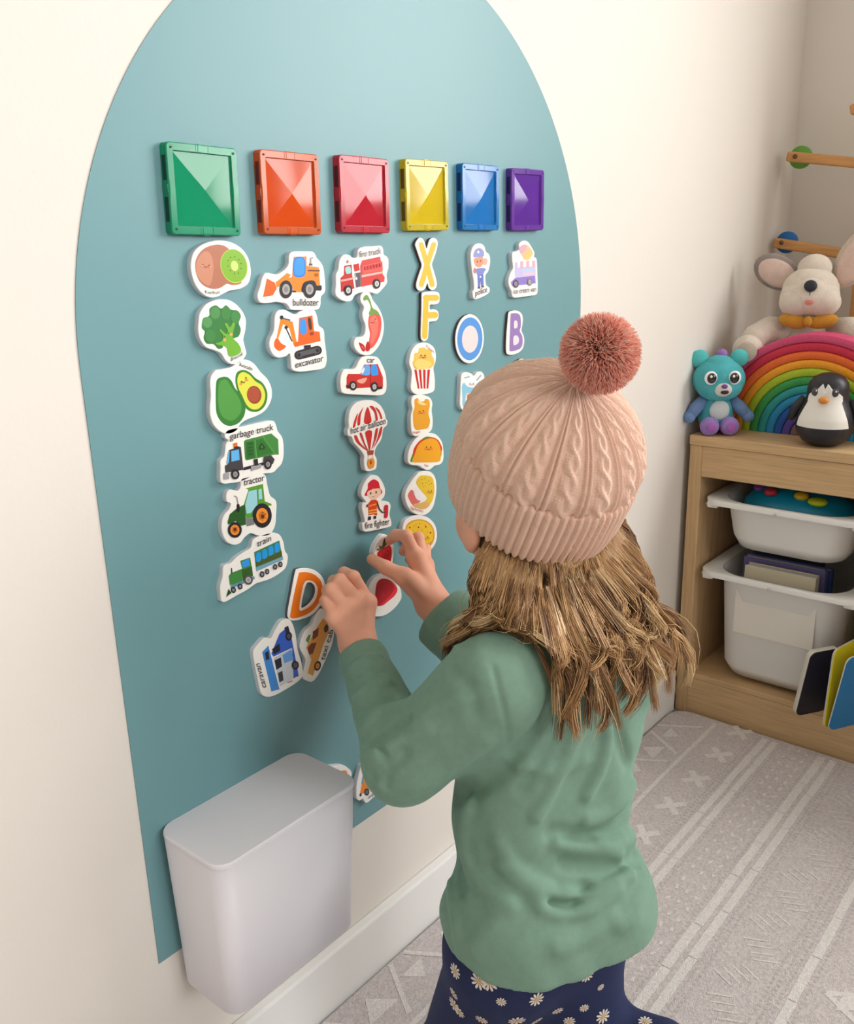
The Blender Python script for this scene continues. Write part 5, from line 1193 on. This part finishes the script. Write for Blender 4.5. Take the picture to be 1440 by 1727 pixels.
# ---- leggings with daisies
def leg_sdf(p): return smax(smax(legs_sdf(p, .003), p[:, 2] - (HEMC[2] + .040), .003), .012 - p[:, 2], .003)
lo = np.minimum.reduce([ANL, ANR, KNR, KNL, HIP]) - .10; hi = np.maximum.reduce([KNL, KNR, HIP, ANR]) + .11; lo[2] = 0
Pg, Fg = mesh_sdf(leg_sdf, lo, hi, .0035, 1)
dz = MB(); rnd = random.Random(3)
pet = mat((232, 222, 214), .8, 'daisy_petal'); ctr = mat((214, 178, 110), .8, 'daisy_centre'); stm = mat((120, 130, 110), .8, 'daisy_stem')
def daisy(c, n, s, a0, half=1.0):
    t = np.cross(n, A_([.3, .5, .8])); t /= np.linalg.norm(t); bt = np.cross(n, t)
    for k in range(10):
        a = a0 + 2 * math.pi * k / 10 * half; P = []
        for (rr, ww) in ((.22, -.05), (.7, -.16), (1, -.10), (1, .10), (.7, .16), (.22, .05)):
            ca, sa = math.cos(a), math.sin(a)
            q = c + (t * (rr * ca - ww * sa) + bt * (rr * sa + ww * ca)) * s
            q = q - n * (leg_sdf(q[None])[0] - .0006); P.append(q)
        dz.m(pet); dz.add(P, [tuple(range(6))])
    P = []
    for k in range(8):
        a = 2 * math.pi * k / 8; q = c + (t * math.cos(a) + bt * math.sin(a)) * s * .3; q = q - n * (leg_sdf(q[None])[0] - .0010); P.append(q)
    dz.m(ctr); dz.add(P, [tuple(range(8))])
for (u, v, s) in [(767, 1638, .0075), (808, 1655, .0085), (825, 1657, .0085), (765, 1676, .0065), (766, 1695, .0085), (774, 1706, .007), (905, 1686, .0075), (872, 1722, .0085), (905, 1722, .0065), (990, 1646, .007), (940, 1705, .006), (1017, 1714, .008), (1088, 1722, .007), (812, 1720, .0065), (845, 1690, .005), (960, 1722, .006), (985, 1700, .005), (1013, 1665, .004)]:
    q = hit(u, v, leg_sdf)
    if q is not None: daisy(q, grad(leg_sdf, q), s, rnd.random() * 6)
for k in range(60):
    i = rnd.randrange(len(Pg)); q = Pg[i]
    if PX(q)[1] < 1760 and PX(q)[2] < .98: continue
    daisy(q, grad(leg_sdf, q), rnd.uniform(.005, .009), rnd.random() * 6)
lg = to_obj('leggings', [(Pg, Fg)], mat((42, 50, 84), .8, 'navy_jersey', .2, sheen=.2, bump=(800, .15, .001)), kid, dz)
lg['label'] = 'navy leggings printed with small daisies'

# ---- knitted hat
def hat():
    NT = 520; rows = []; uv = []
    def pt_(th, r, h, sl=0):
        return Bc + HA * h + (HFt * math.cos(th) * 1.04 + HR * math.sin(th) * .98) * r + (-HFt) * sl
    def build(prof, disp, name, m, nrow, parent):
        prof = A_(prof, float); s = np.concatenate([[0], np.cumsum(np.linalg.norm(np.diff(prof[:, :2], axis=0), axis=1))])
        t = np.linspace(0, s[-1], nrow); rr = np.interp(t, s, prof[:, 0]); hh = np.interp(t, s, prof[:, 1]); sl = np.interp(t, s, prof[:, 2])
        th = np.linspace(0, 2 * math.pi, NT, endpoint=False)
        T, Rw = np.meshgrid(th, np.arange(nrow)); r0 = rr[Rw]; h0 = hh[Rw]; q = t[Rw]
        for _ in range(3):
            rr_ = np.convolve(np.pad(rr, 2, 'edge'), np.ones(5) / 5, 'valid')
        dr = np.gradient(rr, t); dh = np.gradient(hh, t)
        nr = dh / np.hypot(dr, dh); nh = -dr / np.hypot(dr, dh)
        D_ = disp(T, q, s[-1], r0)
        r1 = r0 + nr[Rw] * D_; h1 = h0 + nh[Rw] * D_
        cx = np.cos(T) * 1.04; sx = np.sin(T) * .98
        P = Bc + h1[..., None] * HA + (cx[..., None] * HFt + sx[..., None] * HR) * r1[..., None] - sl[Rw][..., None] * HFt
        ids = np.arange(nrow * NT).reshape(nrow, NT)
        F = np.stack([ids[:-1], np.roll(ids, -1, 1)[:-1], np.roll(ids, -1, 1)[1:], ids[1:]], -1).reshape(-1, 4)
        me = bpy.data.meshes.new(name); me.from_pydata(P.reshape(-1, 3).tolist(), [], F.tolist()); me.materials.append(m)
        ul = me.uv_layers.new(name='UVMap')
        U = (T / (2 * math.pi)); Vv = q / .3
        li = np.zeros(len(me.loops), np.int32); me.loops.foreach_get('vertex_index', li)
        uvs = np.stack([U.reshape(-1)[li], Vv.reshape(-1)[li]], 1)
        ul.data.foreach_set('uv', uvs.reshape(-1)); me.polygons.foreach_set('use_smooth', [True] * len(F)); me.update()
        return link(name, me, parent)
    m = mat((230, 192, 172), .9, 'dusty_pink_knit', .15, sheen=.5)
    nt = m.node_tree; bs = nt.nodes['Principled BSDF']
    uvn = nt.nodes.new('ShaderNodeUVMap'); mp = nt.nodes.new('ShaderNodeMapping'); mp.inputs['Scale'].default_value = (190, 130, 1)
    wv = nt.nodes.new('ShaderNodeTexVoronoi'); wv.feature = 'F1'; wv.inputs['Scale'].default_value = 1.0; wv.inputs['Randomness'].default_value = .35
    nt.links.new(uvn.outputs[0], mp.inputs[0]); nt.links.new(mp.outputs[0], wv.inputs['Vector'])
    bp = nt.nodes.new('ShaderNodeBump'); bp.inputs['Strength'].default_value = .55; bp.inputs['Distance'].default_value = .0012; bp.invert = True
    nt.links.new(wv.outputs['Distance'], bp.inputs['Height']); nt.links.new(bp.outputs[0], bs.inputs['Normal'])
    NC = 15
    def cable(T, q, L, r0):
        u = (T * NC / (2 * math.pi)) % 1.0; u = u * 2 - 1          # one column
        fade = np.clip((L - q) / (L * .55), .25, 1)
        v = q / .0115 * math.pi / 1.6
        core = np.abs(u) < .62; uc = u / .62
        hs = []
        for k in range(2):
            ck = .42 * np.sin(v + k * math.pi); over = .5 + .5 * np.cos(v + k * math.pi)
            hs.append(np.exp(-((uc - ck) / .42) ** 2) * (.62 + .38 * over))
        c = np.maximum(hs[0], hs[1]) * core * np.clip((1 - np.abs(uc)) * 4, 0, 1)
        ribs = np.exp(-((np.abs(u) - .86) / .085) ** 2)
        return (c * .0048 + ribs * .0036) * fade - .001
    dome = [(.079, .026, 0), (.0830, .034, 0), (.0862, .042, 0), (.0865, .052, 0), (.0835, .064, 0), (.0765, .077, 0), (.0670, .089, 0), (.054, .101, 0), (.039, .110, 0), (.022, .1175, 0), (.004, .121, 0)]
    P_ = A_(dome); tt = np.linspace(0, len(dome) - 1, 60); dome = [tuple(np.interp(x, np.arange(len(dome)), P_[:, k]) for k in range(3)) for x in tt]
    h = build(dome, cable, 'knitted_hat', m, 230, kid); h['label'] = 'dusty pink cable knit hat'
    NRB = 72
    def rib(T, q, L, r0):
        w_ = .5 + .5 * np.cos(T * NRB + np.sin(q * 40) * .25)
        e = np.clip(np.minimum(q, L - q) / .012, 0, 1) ** .7
        return (w_ ** .6) * .0034 * e + .0006 * np.sin(T * 7) 
    brim = [(.075, -.018, 0), (.0780, -.0245, 0), (.0815, -.0250, 0), (.0838, -.020, 0), (.0855, -.010, 0), (.0865, -.002, 0), (.0870, .014, 0), (.0874, .028, 0), (.0868, .036, 0), (.0840, .0390, 0), (.0805, .032, 0)]
    build(brim, rib, 'folded_brim', m, 70, h)
    # pom pom
    rnd = np.random.RandomState(4)
    pc = Bc + HA * .160 - HFt * .016; rad = .0345
    N = 9000; dv = rnd.normal(size=(N, 3)); dv /= np.linalg.norm(dv, axis=1)[:, None]
    clump = rnd.normal(size=(260, 3)); clump /= np.linalg.norm(clump, axis=1)[:, None]
    near = clump[np.argmax(dv @ clump.T, 1)]
    L_ = rad * (.93 + .10 * rnd.rand(N)); sw = rnd.normal(size=(N, 3)) * .10 + (near - dv) * .35 + A_([.03, 0, -.12])
    pts = []
    for t in (.45, .72, .9, 1.0):
        q = dv + sw * ((t - .45) / .55) ** 1.5 * .8; q /= np.linalg.norm(q, axis=1)[:, None]; pts.append(pc + q * (L_ * t)[:, None])
    fur_o = strands(np.stack(pts, 1), np.array([.0006, .0006, .0005, .0001]), [mat((253, 178, 158), .9, 'coral_pink_fur_0', .2, sheen=.5), mat((246, 156, 138), .9, 'coral_pink_fur_1', .2, sheen=.4), mat((255, 202, 184), .9, 'coral_pink_fur_2', .2, sheen=.5)], rnd.randint(0, 3, N), 'pom_pom', h)
    fur_o['label'] = 'fluffy coral pink bobble'
    return h
def strands(C, rads, mats, mi, name, parent, core=None, n=3):
    """C: (N strands, K points, 3)"""
    N, K, _ = C.shape
    t = np.gradient(C, axis=1); t /= np.linalg.norm(t, axis=2, keepdims=True) + 1e-12
    ref = A_([.31, .22, .92]); a = np.cross(t, ref); a /= np.linalg.norm(a, axis=2, keepdims=True) + 1e-12; b_ = np.cross(t, a)
    r = np.broadcast_to(rads, (N, K))[..., None]
    V = np.stack([C + (a * math.cos(2 * math.pi * j / n) + b_ * math.sin(2 * math.pi * j / n)) * r for j in range(n)], 2)
    ids = np.arange(N * K * n).reshape(N, K, n); nx = np.roll(ids, -1, 2)
    F = np.stack([ids[:, :-1], nx[:, :-1], nx[:, 1:], ids[:, 1:]], -1).reshape(-1, 4)
    M_ = np.repeat(np.asarray(mi), (K - 1) * n)
    V = V.reshape(-1, 3)
    if core is not None:
        F = np.concatenate([F, core[1] + len(V)]); M_ = np.concatenate([M_, np.full(len(core[1]), len(mats) - 1)]); V = np.concatenate([V, core[0]])
    me = bpy.data.meshes.new(name); me.from_pydata(V.tolist(), [], F.tolist())
    for m in mats: me.materials.append(m)
    me.polygons.foreach_set('material_index', M_.astype(np.int32)); me.polygons.foreach_set('use_smooth', [True] * len(F)); me.update()
    return link(name, me, parent)
hat()

# ---- hair
def hair():
    rnd = np.random.RandomState(11)
    def mass(p):                                # the hair close to the head and nape
        d = el(p, hp(0, -.022, -.020), (.072, .062, .060), HB)
        d = smin(d, rc(p, NK - TF * .020 + UP * .030, Hc - HF * .034 - UP * .03, .041, .052), .03)
        d = smax(d, -(((p - Hc) @ KF) * -1 + .020), .004)
        q = p - Bc; h = q @ HA; rl = np.linalg.norm(q - h[:, None] * HA, axis=1)
        d = smax(d, rl - (.070 + np.clip(-.026 - h, 0, 1) * 1.8), .006)
        return smax(d, h + .004, .004)
    def solid_in(p): return np.minimum(shirt_base(p) - .001, head_sdf(p))
    def solid(p): return np.minimum(np.minimum(shirt_base(p), body_noc(p)), mass(p) + .001)
    def tuck(G):                               # keep the hair inside the hat band
        q = G - Bc; h = q @ HA; rv = q - h[..., None] * HA; rl = np.linalg.norm(rv, axis=-1)
        lim = np.where(h > -.026, .0755, .0755 + np.clip(-.026 - h, 0, 1) * 1.8)
        k = np.where((rl > lim) & (h > -.048), lim / rl, 1)
        return Bc + h[..., None] * HA + rv * k[..., None]
    def body_noc(p): return np.minimum(head_sdf(p), torso_sdf(p, -.004))
    G = []; col = []; MG = []
    NG = 280
    for g in range(NG):
        # angle around the head: 0 = front, 90 = child's right, 180 = back, 270 = child's left
        ph = rnd.uniform(72, 244) if g < 252 else rnd.uniform(225, 250)
        a = math.radians(ph)
        rad_dir = HFt * math.cos(a) + HR * math.sin(a)
        inner = rnd.rand()
        root = Bc + HA * .002 + rad_dir * (.066 + .017 * inner)
        out = rad_dir - UP * (rad_dir @ UP); out /= np.linalg.norm(out)
        L_ = rnd.uniform(.115, .165)
        if ph > 215: L_ = rnd.uniform(.125, .165)
        if ph < 130: L_ = rnd.uniform(.15, .19)
        if 165 < ph < 205: L_ *= rnd.uniform(.85, 1.12)
        
        flare = .012 + .018 * rnd.rand() * (1.5 if ph < 150 else .8)
        wav = rnd.uniform(.007, .015); wf = rnd.uniform(1.0, 1.7); wp = rnd.rand() * 6.28
        side = np.cross(out, UP)
        pts = []
        K = 20
        for i in range(K):
            t = i / (K - 1)
            p = root - UP * L_ * t + out * (flare * math.sin(t * 2.0) - .010 * t) + side * wav * math.sin(wf * 6.28 * t + wp) * t ** .8 + out * wav * math.cos(wf * 6.28 * t + wp) * t ** 1.5
            if t > .75: p = p + UP * .06 * (t - .75) ** 1.5 + out * .02 * (t - .75)
            pts.append(p)
        G.append(A_(pts)); MG.append(.006 + .012 * inner); col.append(rnd.choice([0, 1, 2, 3], p=[.25, .35, .25, .15]))
    G = A_(G); MG = A_(MG)[:, None]
    for it in range(4):
        fl = G.reshape(-1, 3); d = solid(fl).reshape(G.shape[:2])
        g3 = np.stack([solid(fl + e_ * .001) - solid(fl - e_ * .001) for e_ in np.eye(3)], 1); g3 /= np.linalg.norm(g3, axis=1)[:, None] + 1e-9
        mv = np.clip(MG - d, 0, .03); mv[:, :2] = 0
        G = G + g3.reshape(G.shape) * mv[..., None]
        G = tuck(G)
        G[:, 2:-1] = (G[:, 1:-2] + 2 * G[:, 2:-1] + G[:, 3:]) / 4
    tg = np.linspace(0, 1, G.shape[1])
    for i in range(len(G)):
        o_ = G[i, -1] - Bc; o_ = o_ - UP * (o_ @ UP); o_ /= np.linalg.norm(o_); sd = np.cross(o_, UP)
        am = rnd.uniform(.006, .0135); fr = rnd.uniform(1.2, 2.1); ph = rnd.rand() * 6.28; sg = rnd.choice([-1, 1])
        env = np.clip((tg - .18) / .82, 0, 1) ** .9
        G[i] += (am * env * np.sin(fr * 6.28 * tg + ph))[:, None] * sd * sg + (am * env * (1 + np.cos(fr * 6.28 * tg + ph)))[:, None] * o_
    NS = 52; C = []; mi = []
    K = G.shape[1]; tt = np.linspace(0, 1, K)
    for g in range(len(G)):
        w_ = rnd.uniform(.0028, .0062)
        T_ = np.gradient(G[g], axis=0); T_ /= np.linalg.norm(T_, axis=1)[:, None]
        e1 = np.cross(T_, A_([.2, .1, .97])); e1 /= np.linalg.norm(e1, axis=1)[:, None] + 1e-9; e2 = np.cross(T_, e1)
        for s in range(NS):
            r = w_ * math.sqrt(rnd.rand()); an = rnd.rand() * 6.28
            taper = 1 - .62 * tt ** 1.8; tw = an + tt * rnd.uniform(1.5, 3)
            fz = rnd.normal(size=3) * .0022; f2 = rnd.rand() * 6
            c = G[g] + e1 * (r * taper * np.cos(tw))[:, None] + e2 * (r * taper * np.sin(tw))[:, None] + fz * (tt ** 2)[:, None] + e1 * (.0009 * np.sin(tt * 22 + f2))[:, None]
            C.append(c); mi.append(col[g] if rnd.rand() < .7 else rnd.randint(0, 4))
    for k in range(420):                        # flyaway single hairs
        g = rnd.randint(len(G)); c = G[g].copy(); f = rnd.normal(size=3) * .009; f[2] *= .4
        c = c + f * (tt ** 1.5)[:, None] + rnd.normal(size=3) * .006 * np.sin(tt * rnd.uniform(4, 11) + rnd.rand() * 6)[:, None] * tt[:, None]
        C.append(c); mi.append(rnd.choice([2, 3]))
    C = tuck(A_(C))
    for it in range(2):
        fl = C.reshape(-1, 3); dd = solid_in(fl); bad = np.nonzero(dd < .0012)[0]; q = fl[bad]
        g3 = np.stack([solid_in(q + e_ * .001) - solid_in(q - e_ * .001) for e_ in np.eye(3)], 1); g3 /= np.linalg.norm(g3, axis=1)[:, None] + 1e-9
        fl[bad] = q + g3 * (.0016 - dd[bad])[:, None]; C = fl.reshape(C.shape)
    hm = [mat(c, .42, 'hair_%d' % i, .5) for i, c in enumerate([(126, 90, 60), (172, 128, 84), (206, 162, 110), (230, 198, 150)])]
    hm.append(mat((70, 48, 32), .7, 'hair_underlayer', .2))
    rads = np.full(K, .00031); rads[-1] = .0001; rads[-2] = .0003
    Pm, Fm = mesh_sdf(mass, Hc - A_([.13, .13, .16]), Hc + A_([.13, .13, .05]), .004, 1)
    o = strands(C, rads, hm, mi, 'hair', kid, (Pm, Fm))
    o['label'] = 'wavy golden brown shoulder length hair'
hair()
